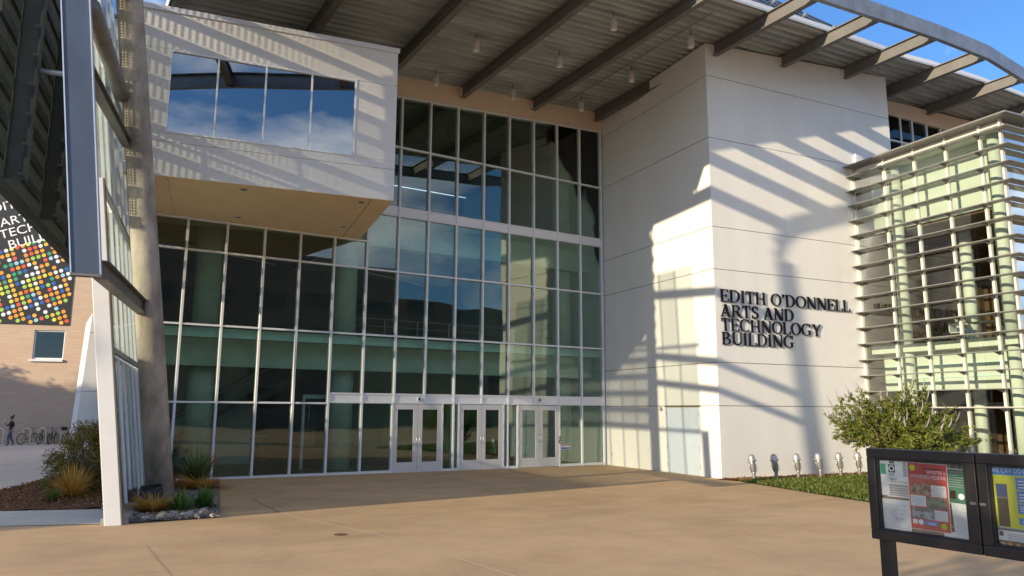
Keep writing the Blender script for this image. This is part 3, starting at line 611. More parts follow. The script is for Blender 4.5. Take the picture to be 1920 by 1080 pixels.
can_dark = mat('downlight_recess', (0.05, 0.045, 0.04), 0.6)
for u, v in ((4.16, 0.50), (0.86, 0.53), (0.86, 3.85), (4.2, 3.85)):
    o_ = BM @ Vector((u, v, 8.298)); b = MB(); b.lathe([(0.11, 0.0), (0.13, -0.012), (0.095, -0.014), (0.09, -0.002)], 18, o=o_)
    d = b.build('downlight', lightcan, ob); b = MB(); b.lathe([(0.085, -0.004), (0.085, -0.006)], 16, o=o_); b.build('recess', can_dark, d)
# stepped tan wall above the box
b = MB(); b.hexa([(1.9,0.05,14.02),(9.2,0.05,14.02),(9.2,0.158,14.02),(1.9,0.158,14.02)], [(1.9,0.05,TOPZ(1.9,0)+0.52),(9.2,0.05,TOPZ(9.2,0)+0.52),(9.2,0.158,TOPZ(9.2,0)+0.52),(1.9,0.158,TOPZ(1.9,0)+0.52)]); b.build('band_wall', tan_stucco, uw)
MB(BM).box(0.35, BW_, 2.6, 3.0, 13.1, 13.95).build('parapet_wall', tan_stucco, ob)

# ------------------------------------------------------------------ louvred glass pavilion
PC = Vector((27.201, -8.095, 0)); PS = -TV
PM = Matrix(((TU.x, PS.x, 0, PC.x), (TU.y, PS.y, 0, PC.y), (0, 0, 1, 0), (0, 0, 0, 1)))     # local (w right/inward, s toward the camera)
pav = thing('glass_pavilion', PM @ Vector((3, 3, 0)), 'sunlit glass pavilion wrapped in horizontal metal louvres right of the tower', 'pavilion')
SL, WL = 5.95, 9.0
louv_m = mat('louvre_metal', (0.26, 0.255, 0.25), 0.35, metal=0.3, var=0.06, scale=5)
pframe = mat('pavilion_frame', (0.66, 0.64, 0.60), 0.4, metal=0.1, var=0.04)
def pb(*a): return MB(PM).box(*a)
for i, z in enumerate([11.52, 10.91, 10.32, 9.70, 9.09, 8.48, 7.86, 7.24, 6.63, 6.03, 5.42, 4.80, 4.18, 3.58, 2.97, 2.36]):
    o0 = 0.40; b = MB(PM)
    b.prism([(-o0, 0.02, z-0.02), (-0.06, 0.02, z-0.02), (-0.06, SL+0.06, z-0.02), (WL, SL+0.06, z-0.02), (WL, SL+o0, z-0.02), (-o0, SL+o0, z-0.02)], (0, 0, 0.028))
    lo = b.build('louvre', louv_m, pav)
    for s in (0.12, 1.47, 2.76, 4.0, 5.25):
        b = MB(PM); b.prism([(-0.40, s-0.02, z-0.024), (-0.05, s-0.02, z-0.024), (-0.05, s-0.02, z-0.14)], (0, 0.04, 0)); b.build('bracket', steel_dark, lo)
b = MB(PM); b.prism([(-0.50, -0.02, 11.90), (WL, -0.02, 11.90), (WL, SL+0.50, 11.90), (-0.50, SL+0.50, 11.90)], (0, 0, 0.055)); b.build('roof_edge', louv_m, pav)
pb(0.1, WL, 0.1, SL-0.1, 11.72, 11.89).build('roof_slab', cream, pav)
SS = [0.03, 1.47, 2.76, 4.0, 5.25, SL]; WWs = [0.0, 1.4, 2.8, 4.2, 5.6, 7.0, 8.4]; ZZ = [0.0, 2.36, 4.8, 8.48, 11.72]
for s in SS: pb(-0.07, 0.07, s-0.035, s+0.035, -0.1, 11.9).build('mullion', pframe, pav)
for w in WWs[1:]: pb(w-0.035, w+0.035, SL-0.07, SL+0.07, -0.1, 11.9).build('mullion', pframe, pav)
for z in ZZ: pb(-0.05, 0.05, 0.07, SL-0.04, z-0.03, z+0.03).build('transom', pframe, pav); pb(0.08, 8.4, SL-0.05, SL+0.05, z-0.03, z+0.03).build('transom', pframe, pav)
for z0, z1 in zip(ZZ, ZZ[1:]):
    for s0, s1 in zip(SS, SS[1:]): pb(-0.01, 0.01, s0+0.036, s1-0.036, z0+0.031, z1-0.031).build('pane', glass_clear, pav)
    for w0, w1 in zip(WWs, WWs[1:]): pb(w0+0.036 if w0 else 0.071, w1-0.036, SL-0.01, SL+0.01, z0+0.031, z1-0.031).build('pane', glass_clear, pav)
pb(0.02, WL, 0.02, SL-0.02, -0.2, -0.06).build('floor', int_floor, pav)
pb(0.35, WL, 0.05, SL-0.35, 4.42, 4.70).build('upper_floor', cream, pav)
pb(1.0, 1.12, 0.05, SL-1.0, 3.0, 4.41).build('bulkhead', cream, pav); pb(1.13, WL, SL-1.12, SL-1.0, 3.0, 4.41).build('bulkhead', cream, pav)
pb(1.0, 1.12, 0.05, SL-1.0, 9.3, 11.71).build('bulkhead', cream, pav); pb(1.13, WL, SL-1.12, SL-1.0, 9.3, 11.71).build('bulkhead', cream, pav)
pb(1.13, WL, 0.05, SL-1.13, 9.2, 9.3).build('ceiling', brown_wall, pav)
for z in (10.0, 10.75, 3.45, 3.9): pb(0.97, 1.0, 0.1, SL-1.05, z, z+0.05).build('bulkhead_trim', int_slab, pav)
pb(7.6, 7.8, 0.05, SL-0.3, -0.06, 11.7).build('back_wall', brown_wall, pav)
pb(0.05, 7.6, 0.03, 0.06, -0.06, 11.7).build('tower_side_lining', mat('brown_lining', (0.10, 0.06, 0.03), 0.7, var=0.1), pav)
for w, s, lab in ((0.72, 1.34, 'cream round column inside the pavilion near the tower'), (0.75, 5.2, 'cream round column inside the pavilion corner'), (3.2, 2.3, 'cream round column deep inside the pavilion')):
    p = PM @ Vector((w, s, -0.06)); t = thing('pavilion_column', p, lab, 'column', 'columns inside the pavilion')
    b = MB(); b.lathe([(0.21, -0.06), (0.21, 4.41)], 20, o=(p.x, p.y, 0)); b.build('shaft', cream, t, True)
    b = MB(); b.lathe([(0.21, 4.71), (0.21, 9.19 if w > 2 else 11.7)], 20, o=(p.x, p.y, 0)); b.build('shaft', cream, t, True)

# ------------------------------------------------------------------ left steel frame, channel glass and screen
AL = R(10.35); LD = Vector((math.sin(AL), math.cos(AL), 0)); LN = Vector((-math.cos(AL), math.sin(AL), 0))    # along the wall (away), to the left
LEAN = 0.128
# channel-glass wall: leans left; base line from the fin to the facade
F0 = Vector((1.36, -10.40, 0.16))
def lw(s, z, n=0.0): return F0 + LD*s + LN*(n+LEAN*z) + Vector((0, 0, z))
cg = thing('channel_glass_wall', F0+LD*4, 'leaning wall of tall pale channel glass strips left of the concrete column', 'glass wall')
b = MB(); b.hexa([lw(-0.05,0,0.14), lw(-0.05,0,-0.13), lw(0.22,0,-0.13), lw(0.22,0,0.14)], [lw(-0.05,6.2,0.14), lw(-0.05,6.2,-0.13), lw(0.22,6.2,-0.13), lw(0.22,6.2,0.14)]); b.build('white_fin', white_metal, cg, bevel=0.01)
b = MB(); b.hexa([lw(-0.052,0.02,-0.13), lw(-0.052,0.02,-0.15), lw(0.10,0.02,-0.15), lw(0.10,0.02,-0.13)], [lw(-0.052,6.2,-0.13), lw(-0.052,6.2,-0.15), lw(0.10,6.2,-0.15), lw(0.10,6.2,-0.13)]); b.build('fin_edge', darkjoint_m, cg)
sw = 1.02
for i in range(9):
    s0 = 0.26+i*sw; s1 = s0+sw-0.03
    for z0, z1 in ((0.15, 3.05), (3.15, 6.1), (6.2, 9.3), (9.4, 12.4)):
        off = 0.05*(i % 2)
        b = MB(); b.hexa([lw(s0,z0,0.06), lw(s0,z0,0), lw(s1,z0,0), lw(s1,z0,0.06)], [lw(s0,z1,0.06), lw(s0,z1,0), lw(s1,z1,0), lw(s1,z1,0.06)]); b.build('glass_strip', chglass, cg)
    b = MB(); b.hexa([lw(s1+0.002,0.15,0.08), lw(s1+0.002,0.15,-0.03), lw(s1+0.026,0.15,-0.03), lw(s1+0.026,0.15,0.08)], [lw(s1+0.002,12.4,0.08), lw(s1+0.002,12.4,-0.03), lw(s1+0.026,12.4,-0.03), lw(s1+0.026,12.4,0.08)]); b.build('strip_joint', alu, cg)
for z in (3.1, 6.15, 9.35):
    b = MB(); b.prism([lw(0.1,z-0.05,-0.12), lw(0.1,z-0.05,-0.04), lw(0.1,z+0.05,-0.04), lw(0.1,z+0.05,-0.12)], LD*9.3); b.build('rail', mat('rail_grey', (0.30, 0.30, 0.30), 0.5, metal=0.3), cg)
b = MB(); b.prism([lw(0,-0.3,0.2), lw(0,-0.3,-0.22), lw(0,0.13,-0.22), lw(0,0.13,0.2)], LD*9.4); b.build('sill', mat('sill_concrete', (0.30, 0.28, 0.25), 0.9), cg)
# concrete column
c0 = Vector((2.56, -7.06, 0.0)); c1 = Vector((0.72, -7.06, 14.0))
cc = thing('concrete_column', c0, 'leaning round concrete column stained with age left of the glass', 'column')
b = MB(); b.tube([c0.lerp(c1, t) for t in (-0.02, 0.3, 0.6, 0.8, 1.0)], 0.285, 32); b.build('shaft', conc, cc, True)
# steel frame: blue-grey channel hanging at the near end, girts back to the column
sf = thing('steel_frame', (0.4, -12.25, 4.3), 'big blue-grey steel channel with edge flanges hanging left of the entrance', 'steel frame')
def bl(z, n, s=0.0): return Vector((0.485, -12.5, 4.27)) + LD*s + LN*(n+0.118*(z-4.27)) + Vector((0, 0, z-4.27))
zt = 13.75; hw = 0.19
for nm, n0, n1, s0, s1, m in (('web', -hw, hw, 0.0, 0.03, blue_steel), ('flange', -hw-0.02, -hw-0.001, -0.02, 0.16, steel_edge), ('flange', hw+0.001, hw+0.02, -0.02, 0.16, steel_edge)):
    b = MB(); b.hexa([bl(4.23,n1,s0), bl(4.23,n0,s0), bl(4.23,n0,s1), bl(4.23,n1,s1)], [bl(zt,n1,s0), bl(zt,n0,s0), bl(zt,n0,s1), bl(zt,n1,s1)]); b.build(nm, m, sf)
b = MB(); b.hexa([bl(4.19,hw+0.02,-0.02), bl(4.19,-hw-0.02,-0.02), bl(4.19,-hw-0.02,0.16), bl(4.19,hw+0.02,0.16)], [bl(4.225,hw+0.02,-0.02), bl(4.225,-hw-0.02,-0.02), bl(4.225,-hw-0.02,0.16), bl(4.225,hw+0.02,0.16)]); b.build('end_plate', steel_dark, sf)
girt_m = mat('girt_steel', (0.17, 0.155, 0.14), 0.5, metal=0.2, var=0.2, scale=4)
def ibeam(p, q, h, w, name='girt'):
    b = MB(); p, q = Vector(p), Vector(q); uz = Vector((0, 0, 1))
    b.bar(p, q, 0.02, h-0.05); b.bar(p+uz*(h/2-0.012), q+uz*(h/2-0.012), w, 0.024); b.bar(p-uz*(h/2-0.012), q-uz*(h/2-0.012), w, 0.024)
    return b.build(name, girt_m, sf)
ibeam((0.70, -12.3, 4.34), (1.86, -7.15, 4.40), 0.30, 0.20)
b = MB(); b.tube([(0.20, -12.25, 8.66), (1.06, -7.2, 9.18)], 0.15, 14); b.build('tube_brace', girt_m, sf, True)
ibeam((0.17, -12.25, 7.71), (1.24, -7.2, 8.10), 0.22, 0.16); ibeam((-0.25, -12.2, 11.3), (0.95, -7.2, 11.6), 0.3, 0.2)
b = MB(); b.bar((1.80, -7.42, 4.40), (2.0, -7.02, 4.40), 0.16, 0.34); b.build('clamp', steel_dark, sf)
# perforated screen
scn = thing('perforated_screen', (-0.9, -6, 6.87), 'dark perforated metal screen with vertical steel fins at the upper left', 'screen')
S0 = Vector((-0.93, -7.30, 0))
def ls(s, n, z): return S0 + LD*s + LN*n + Vector((0, 0, z))
scr_m = mat('screen_dark_metal', (0.028, 0.034, 0.034), 0.6, metal=0.0, spec=0.25, var=0.2, scale=3)
def lbox(b, s0, s1, n0, n1, z0, z1):
    b.hexa([ls(s0,n1,z0), ls(s0,n0,z0), ls(s1,n0,z0), ls(s1,n1,z0)], [ls(s0,n1,z1), ls(s0,n0,z1), ls(s1,n0,z1), ls(s1,n1,z1)]); return b
ZB, ZT = 6.87, 15.0
for s in (0.0, 3.66, 7.32, 10.98):
    b = MB(); lbox(b, s-0.02, s+0.02, -0.36, 0.0, ZB, ZT); lbox(b, s-0.11, s+0.11, 0.001, 0.025, ZB, ZT)
    fn = b.build('fin', scr_m, scn)
    lbox(MB(), s-0.11, s+0.11, -0.385, -0.361, ZB, ZT).build('fin_flange', scr_m, fn)
    for z in (9.3, 12.6):
        MB().tube([ls(s, -0.38, z), ls(s, -1.25, z+0.02)], 0.06, 10).build('strut', rim_m, fn, True)
PW, PH, RP = 1.19, 0.42, 0.66
pbm = MB()
for j in range(7): pbm.box(0, PW, -0.006, 0.006, j*0.066, j*0.066+0.024)
for j in range(17): pbm.box(j*0.0735, j*0.0735+0.026, -0.0065, 0.0065, 0, PH)
pmesh = pbm.mesh('perforated_panel', scr_m)
ang = math.atan2(LD.y, LD.x)
for i in range(0, 10):
    for j in range(12):
        o = link('perforated_panel', pmesh, scn)
        p = ls(i*1.22-0.62, 0.30, ZB+0.30+j*RP); o.matrix_parent_inverse = Matrix.Translation(-Vector(scn.location))
        o.location = p; o.rotation_euler = (0, 0, ang)
for j in range(13):
    lbox(MB(), -0.66, 12.3, 0.24, 0.40, ZB+0.03+j*RP, ZB+0.03+j*RP+0.23).build('rail', scr_m, scn)

# ------------------------------------------------------------------ far left: brick building with dotted banner
AW = R(18); WD = Vector((math.cos(AW), -math.sin(AW), 0)); WN = Vector((math.sin(AW), math.cos(AW), 0)); WO = Vector((0.1, 30.7, 0))
WM = Matrix(((WD.x, WN.x, 0, WO.x), (WD.y, WN.y, 0, WO.y), (0, 0, 1, 0), (0, 0, 0, 1)))
brick = brickmat('tan_brick', (0.52, 0.385, 0.285), (0.485, 0.35, 0.255), (0.43, 0.33, 0.25), 0.6, 0.2)
bb = thing('brick_building', WM @ Vector((0, 0, 0)), 'tan brick building with a square window beyond the path at far left', 'building')
wu0, wu1, wz0, wz1 = -0.50, 1.26, 5.25, 7.10
for nm, a in (('wall_left', (-30, wu0, 0, 6, -0.3, 19)), ('wall_right', (wu1, 14, 0, 6, -0.3, 19)), ('wall_below', (wu0, wu1, 0, 6, -0.3, wz0)), ('wall_above', (wu0, wu1, 0, 6, wz1, 19))):
    MB(WM).box(*a).build('wall', brick, bb)
fr = MB(WM); fr.box(wu0, wu1, 0.10, 0.22, wz0, wz0+0.10); fr.box(wu0, wu1, 0.10, 0.22, wz1-0.08, wz1); fr.box(wu0, wu0+0.08, 0.10, 0.22, wz0+0.1, wz1-0.08); fr.box(wu1-0.08, wu1, 0.10, 0.22, wz0+0.1, wz1-0.08)
wn = fr.build('window', alu, bb); MB(WM).box(wu0+0.08, wu1-0.08, 0.15, 0.17, wz0+0.1, wz1-0.08).build('pane', glassmat('far_window_glass', (0.45, 0.5, 0.55), 0.03, 0.0, 0.5), wn)
MB(WM).box(wu0-0.12, wu1+0.02, -0.14, 0.10, wz0-0.14, wz0-0.002).build('sill', white_metal, wn); MB(WM).box(wu0, wu1, 1.2, 1.3, wz0, wz1).build('blind', int_wall, wn)
ban = thing('dot_banner', WM @ Vector((-2, -0.05, 7.4)), 'black banner of rows of coloured dots with white lettering on the brick wall', 'banner')
MB(WM).box(-9, 1.42, -0.06, -0.004, 7.44, 18).build('panel', black, ban)
dcol = [(0.80, 0.30, 0.02), (0.80, 0.30, 0.02), (0.78, 0.45, 0.04), (0.72, 0.08, 0.02), (0.70, 0.72, 0.75), (0.70, 0.72, 0.75), (0.30, 0.55, 0.72), (0.32, 0.55, 0.08), (0.02, 0.30, 0.18), (0.01, 0.10, 0.42), (0.60, 0.66, 0.06), (0.78, 0.40, 0.03)]
dm = [mat('dot_ink', c, 0.5, var=0.02) for c in dcol]
rd = random.Random(5); b = MB(WM); pit = 0.325; ca, sa = math.cos(R(22)), math.sin(R(22))
for i in range(-40, 30):
    for j in range(-40, 30):
        x = -3.5+pit*(i*ca-j*sa); z = 10.0+pit*(i*sa+j*ca)
        if x < -8.8 or x > 1.30 or z < 7.58 or z > 12.45+(x+2.2)*0.40 or rd.random() < 0.14: continue
        b.add([(x+0.125*math.cos(k*math.pi/6), -0.066, z+0.125*math.sin(k*math.pi/6)) for k in range(12)], [tuple(range(12))], rd.randrange(len(dm)))
do = b.build('dots', dm, ban); do['kind'] = 'stuff'
def text_mesh(body, size, ext, M, m, name='lettering', parent=None, align='LEFT', xs=1.0, shear=0.0):
    cu = bpy.data.curves.new('t', 'FONT'); cu.body = body; cu.size = size; cu.extrude = ext; cu.align_x = align; cu.resolution_u = 3; cu.shear = shear
    o = bpy.data.objects.new('t', cu); COL.objects.link(o); bpy.context.view_layer.update()
    me = bpy.data.meshes.new_from_object(o.evaluated_get(bpy.context.evaluated_depsgraph_get()))
    bpy.data.objects.remove(o); bpy.data.curves.remove(cu)
    me.transform(M @ Matrix.Diagonal((xs, 1, 1, 1))); me.materials.clear(); me.materials.append(m); me.name = name
    return link(name, me, parent)
white_ink = mat('white_ink', (0.78, 0.78, 0.78), 0.6, var=0.02)
WTM = WM @ Matrix(((1,0,0,0),(0,0,-1,-0.066),(0,1,0,0),(0,0,0,1)))          # text plane on the banner
for body, x, z in (("EDITH", -4.05, 14.35), ("ARTS AND", -3.05, 13.62), ("TECHNOLOGY", -3.0, 12.85), ("BUILDING", -2.45, 12.22)):
    text_mesh(body, 0.80, 0.002, WTM @ Matrix.Translation((x, z, 0)) @ Matrix.Rotation(R(20), 4, 'Z'), white_ink, 'lettering', ban, xs=1.12)
# leaning white wing between the path and the hall
lwg = thing('leaning_wing', (3.2, 15.5, 0), 'small leaning white panelled wing with a glazed side beyond the white fin', 'building')
def wedge(z0, z1, y0, y1, x0, x1, k=0.165): return MB().hexa([(x0+k*z0,y0,z0),(x1,y0,z0),(x1,y1,z0),(x0+k*z0,y1,z0)], [(x0+k*z1,y0,z1),(x1,y0,z1),(x1,y1,z1),(x0+k*z1,y1,z1)])
LWX = 1.50
for z0, z1 in ((-0.1, 2.95), (2.97, 5.6), (5.62, 6.5)): wedge(z0, z1, 13.6, 18.5, 1.60, 2.55, 0.045).build('wall_panel', stucco if z0 < 9 else stucco, lwg)
MB().box(2.552, 8, 14.2, 14.4, -0.1, 6.3).build('side_glass', glass, lwg); MB().box(2.50, 2.60, 13.55, 13.65, -0.1, 4.5).build('mullion', alu, lwg); MB().box(2.56, 8, 14.1, 14.2, 2.3, 2.4).build('transom', alu, lwg)

# ------------------------------------------------------------------ buildings outside the frame (one seen in the glass, one added to shade the path)
rb = thing('campus_building', (36, -72, 0), 'brown campus building across the plaza mirrored in the glass', 'building')
rbm = mat('brown_concrete', (0.17, 0.15, 0.13), 0.85, var=0.1, scale=0.4); rbw = mat('dark_window', (0.03, 0.035, 0.04), 0.15)
for nm, x0, x1, h in (('tall_block', -8, 41.2, 21.6), ('low_block', 41.21, 86, 17.2)):
    vb = MB().box(x0, x1, -86, -70, -0.5, h).build(nm, rbm, rb)
    for lv in range(4):
        for i in range(int((x1-x0)/7)):
            MB().box(x0+1.5+i*7, x0+6+i*7, -70.1, -69.98, 2.5+lv*4.2, 4.3+lv*4.2).build('window', rbw, vb)
wb = thing('west_shade_block', (-48, 6, 0), 'plain unseen block added left of the view to shade the path', 'building')
MB().box(-60, -46, -19.1, 40, -0.5, 14.7).build('block', brick, wb); MB().box(-60.2, -45.8, -19.3, 40.2, 14.7, 15.2).build('parapet', walk_m, wb)

# ------------------------------------------------------------------ plants
def leafmat(name, c1, c2, tr=0.35):
    m = bpy.data.materials.new(name); m.use_nodes = True; n = m.node_tree.nodes; l = m.node_tree.links; b = n['Principled BSDF']; b.inputs['Roughness'].default_value = 0.55
    gi = n.new('ShaderNodeNewGeometry'); cr = n.new('ShaderNodeValToRGB'); cr.color_ramp.elements[0].color = c1+(1,); cr.color_ramp.elements[1].color = c2+(1,)
    l.new(gi.outputs['Random Per Island'], cr.inputs[0]); l.new(cr.outputs[0], b.inputs['Base Color'])
    t = n.new('ShaderNodeBsdfTranslucent'); l.new(cr.outputs[0], t.inputs[0]); mx = n.new('ShaderNodeMixShader'); mx.inputs[0].default_value = tr
    l.new(b.outputs[0], mx.inputs[1]); l.new(t.outputs[0], mx.inputs[2]); l.new(mx.outputs[0], n['Material Output'].inputs[0]); return m
def leaf(b, p, d, L, w, rnd, bend=0.25):
    d = d.normalized(); s = d.cross(Vector((rnd.uniform(-1,1), rnd.uniform(-1,1), rnd.uniform(-0.3,1)))).normalized(); nn = s.cross(d)
    b.add([p, p+d*L*0.45+s*w/2+nn*L*0.05, p+d*L-nn*L*bend, p+d*L*0.45-s*w/2+nn*L*0.05], [(0,1,2,3)])
def rv(rnd):
    while True:
        v = Vector((rnd.uniform(-1,1), rnd.uniform(-1,1), rnd.uniform(-1,1)))
        if 0.01 < v.length < 1: return v.normalized()
bark = mat('bark', (0.14, 0.10, 0.07), 0.9, var=0.3, scale=8)
# chaste-tree shrub in front of the pavilion
def vitex(base, label):
    rnd = random.Random(3); t = thing('flowering_shrub', base, label, 'shrub'); fo = MB(); sp = MB(); br = MB(); base = Vector(base); up_ = Vector((0, 0, 1))
    for i in range(120):
        a = rnd.uniform(0, 2*math.pi); el = math.asin(rnd.uniform(0.02, 0.98)); L = 1.75*(0.65+0.5*rnd.random())
        if i < 5: a = math.pi*0.86+i*0.07; el = 0.42+0.10*i; L = 2.35
        d = Vector((math.cos(a)*math.cos(el), math.sin(a)*math.cos(el), math.sin(el)*0.92))
        p0 = base+Vector((rnd.uniform(-0.2,0.2), rnd.uniform(-0.2,0.2), 0.05))
        pts = [p0 + up_*(1.2*min(1, k/3)) + d*L*(k/6)**1.1 + up_*0.05*math.sin(k+i) for k in range(7)]
        br.tube(pts, [0.030*(1-k/8) for k in range(7)], 4)
        for k in range(2, 7):
            for q in range(16):
                p = pts[k-1].lerp(pts[k], rnd.random())+rv(rnd)*rnd.uniform(0, 0.20); dd = d*0.7+rv(rnd)*0.9+up_*0.15
                for f in range(4): leaf(fo, p, dd+rv(rnd)*0.7, rnd.uniform(0.09, 0.17), 0.032, rnd)
        if el > 0.35 and rnd.random() < 0.7 or i < 5:
            q = pts[-1]; e_ = q+(d*0.6+up_*0.8).normalized()*rnd.uniform(0.22, 0.40); sp.tube([q, q.lerp(e_, 0.5)+rv(rnd)*0.03, e_], [0.020, 0.016, 0.004], 5)
    br.build('stems', bark, t); f = fo.build('foliage', leafmat('shrub_leaf', (0.05, 0.09, 0.012), (0.27, 0.28, 0.05)), t); s_ = sp.build('flower_spikes', mat('faded_flower', (0.30, 0.27, 0.30), 0.9, var=0.2), t); s_['kind'] = 'stuff'; f['kind'] = 'stuff'
vitex((20.5, -13.3, zg(20.5, -13.3)), 'broad green flowering shrub in front of the pavilion behind the notice board')
def bush(base, r, h, n, m, label, name='evergreen_shrub', seed=1, L=0.16):
    rnd = random.Random(seed); t = thing(name, base, label, 'shrub'); fo = MB(); br = MB(); base = Vector(base)
    cl = []
    for i in range(n):
        a = rnd.uniform(0, 6.283); q = math.sqrt(rnd.random()); zz = rnd.random()
        rr = r*(0.45+0.6*math.sin(math.pi*min(1, 0.15+zz*0.85)))*q
        cl.append(base+Vector((math.cos(a)*rr, math.sin(a)*rr, 0.1+h*zz*(1-0.25*q))))
    for c_ in cl:
        br.tube([base+Vector((0, 0, 0.02)), (base+c_)/2+Vector((0, 0, 0.1)), c_], [0.02, 0.014, 0.005], 4)
        d0 = ((c_-base).normalized()+Vector((0, 0, 0.25))).normalized()
        for k in range(110):
            p = c_+rv(rnd)*rnd.uniform(0, 0.27); leaf(fo, p, d0*0.7+rv(rnd)*0.8-Vector((0, 0, 0.25)), L*rnd.uniform(0.5, 1.0), 0.026, rnd, 0.1)
    br.build('stems', bark, t); f = fo.build('foliage', m, t); f['kind'] = 'stuff'
cedar = leafmat('cedar_leaf', (0.07, 0.085, 0.018), (0.30, 0.21, 0.045), 0.3)
bush((1.30, -2.6, zg(1.3, -2.6)), 0.95, 1.7, 85, cedar, 'dense bronze-green evergreen shrub behind the white fin', seed=4)
bush((1.95, 0.4, 0), 0.8, 2.0, 60, cedar, 'taller evergreen shrub farther back behind the white fin', seed=8)
def tuft(base, n, L, m, label, name, w=0.012, spread=0.9, up0=0.9, seed=1, cat='grass tuft', grp=None, droop=0.6, seg=4):
    rnd = random.Random(seed); b = MB(); base = Vector(base)
    for i in range(n):
        a = rnd.uniform(0, 6.283); el = rnd.uniform(0.25, 1.4)*up0+0.12; l = L*rnd.uniform(0.6, 1.1)
        d = Vector((math.cos(a)*math.cos(el)*spread, math.sin(a)*math.cos(el)*spread, math.sin(el))); s = d.cross(Vector((0,0,1))).normalized()
        p = base+Vector((math.cos(a), math.sin(a), 0))*rnd.uniform(0, 0.08); vs = []; 
        for k in range(seg+1):
            t = k/seg; q = p+d*l*t-Vector((0, 0, droop*l*t*t*math.cos(el)*0.7)); ww = w*(1-t**2.2)+0.001
            if q.z < base.z+0.005: q.z = base.z+0.005
            vs += [q-s*ww, q+s*ww]
        b.add(vs, [(2*k, 2*k+1, 2*k+3, 2*k+2) for k in range(seg)])
    o = b.build(name, m); tag(o, label, cat, grp); return o
gold = leafmat('golden_grass', (0.42, 0.21, 0.035), (0.72, 0.45, 0.11), 0.4)
yuc = leafmat('yucca_leaf', (0.07, 0.115, 0.03), (0.22, 0.28, 0.09), 0.15)
strap = leafmat('strap_leaf', (0.05, 0.12, 0.02), (0.16, 0.28, 0.045), 0.3)
lil = leafmat('ground_cover_leaf', (0.06, 0.10, 0.015), (0.16, 0.18, 0.03), 0.3)
G = 'ornamental grass tufts'
tuft((0.95, -4.3, zg(0.95, -4.3)), 420, 0.95, gold, 'golden ornamental grass tuft in the mulch bed behind the fin', 'grass_tuft', seed=2, grp=G)
tuft((0.55, -5.2, zg(0.55, -5.2)), 120, 0.45, lil, 'low green tuft in the mulch bed left of the golden grass', 'grass_tuft', seed=3, grp=G)
tuft((3.95, -3.6, zg(3.95, -3.6)), 420, 0.95, gold, 'golden grass tuft below the yucca', 'grass_tuft', seed=5, grp=G, spread=1.2, up0=0.55)
tuft((2.15, -8.9, zg(2.15, -8.9)), 460, 0.75, gold, 'golden grass tuft at the foot of the concrete column', 'grass_tuft', seed=6, grp=G, spread=1.15, up0=0.6)
tuft((3.45, -2.6, zg(3.45, -2.6)), 200, 0.7, gold, 'golden grass tuft between the column and the yucca', 'grass_tuft', seed=7, grp=G, up0=0.6)
tuft((4.05, -2.5, zg(4.05, -2.5)+0.12), 190, 1.05, yuc, 'spiky yucca in front of the left glass', 'yucca', w=0.022, seed=9, cat='plant', droop=0.15)
tuft((2.62, -9.2, zg(2.62, -9.2)), 110, 0.52, strap, 'broad-leaved green plant at the front of the gravel bed', 'strap_plant', w=0.03, seed=10, cat='plant', up0=1.0, droop=0.35)
tuft((3.15, -8.6, zg(3.15, -8.6)), 260, 0.58, strap, 'fine-leaved green tuft behind the front rocks of the gravel bed', 'strap_plant', w=0.014, seed=12, cat='plant', up0=0.95)
b = MB(); rnd = random.Random(21)
for i in range(22):
    p = Vector((4.52, -2.2, 0.75))+rv(rnd)*0.12; leaf(b, p, rv(rnd), 0.1, 0.05, rnd)
b.tube([(4.3, -2.3, 0.1), (4.45, -2.25, 0.5), (4.52, -2.2, 0.75)], 0.008, 5)
tag(b.build('flower_stalk', leafmat('faded_orange', (0.55, 0.16, 0.08), (0.65, 0.25, 0.14), 0.3)), 'thin stalk with a faded orange bloom beside the yucca', 'flower')
# ground cover on the tower strip: real leaves scattered
b = MB(); rnd = random.Random(31)
cnt = 0
while cnt < 15000:
    u, v = rnd.random(), rnd.random()
    p = Vector((19.75,-7.95,0))*(1-u)*(1-v)+Vector((26.6,-8.5,0))*u*(1-v)+Vector((27.5,-22,0))*u*v+Vector((16.9,-16.5,0))*(1-u)*v
    if -p.y*0.99-p.x*0.122 < 5.67+0.35+0.45*noise.noise(Vector((p.x, p.y, 0))) and False: continue
    if p.x*math.sin(A7)+p.y*math.cos(A7) > -5.72-0.1*math.sin(p.x*2): continue
    cnt += 1; p.z = zg(p.x, p.y)+0.01; leaf(b, p, Vector((rnd.uniform(-1,1), rnd.uniform(-1,1), rnd.uniform(0.3,1.6))), rnd.uniform(0.06, 0.17), 0.035, rnd)
gc = b.build('ground_cover', lil); tag(gc, 'low green ground cover in front of the white tower', 'ground cover', kind='stuff')
b = MB(); rnd = random.Random(33)
for i in range(5000):
    s, n_ = rnd.random(), rnd.random(); p = Vector((1.52,-10.28,0)).lerp(Vector((3.0,-0.3,0)), s).lerp(Vector((3.14,-10.22,0)).lerp(Vector((5.1,-0.3,0)), s), n_)
    r_ = rnd.uniform(0.012, 0.04); p.z = zg(p.x, p.y)+0.03; q = rv(rnd)*r_; k = q.cross(Vector((0.3, 0.5, 0.8))).normalized()*r_; h_ = Vector((0, 0, r_*0.8))
    b.add([p+q, p+k, p-q, p-k, p+h_, p-h_], [(0,1,4),(1,2,4),(2,3,4),(3,0,4),(1,0,5),(2,1,5),(3,2,5),(0,3,5)])
gr = b.build('gravel', mat('gravel_stone', (0.26, 0.23, 0.21), 0.9, var=0.4, scale=9)); tag(gr, 'loose grey gravel filling the bed by the concrete column', 'gravel', kind='stuff')
b = MB(); rnd = random.Random(35)
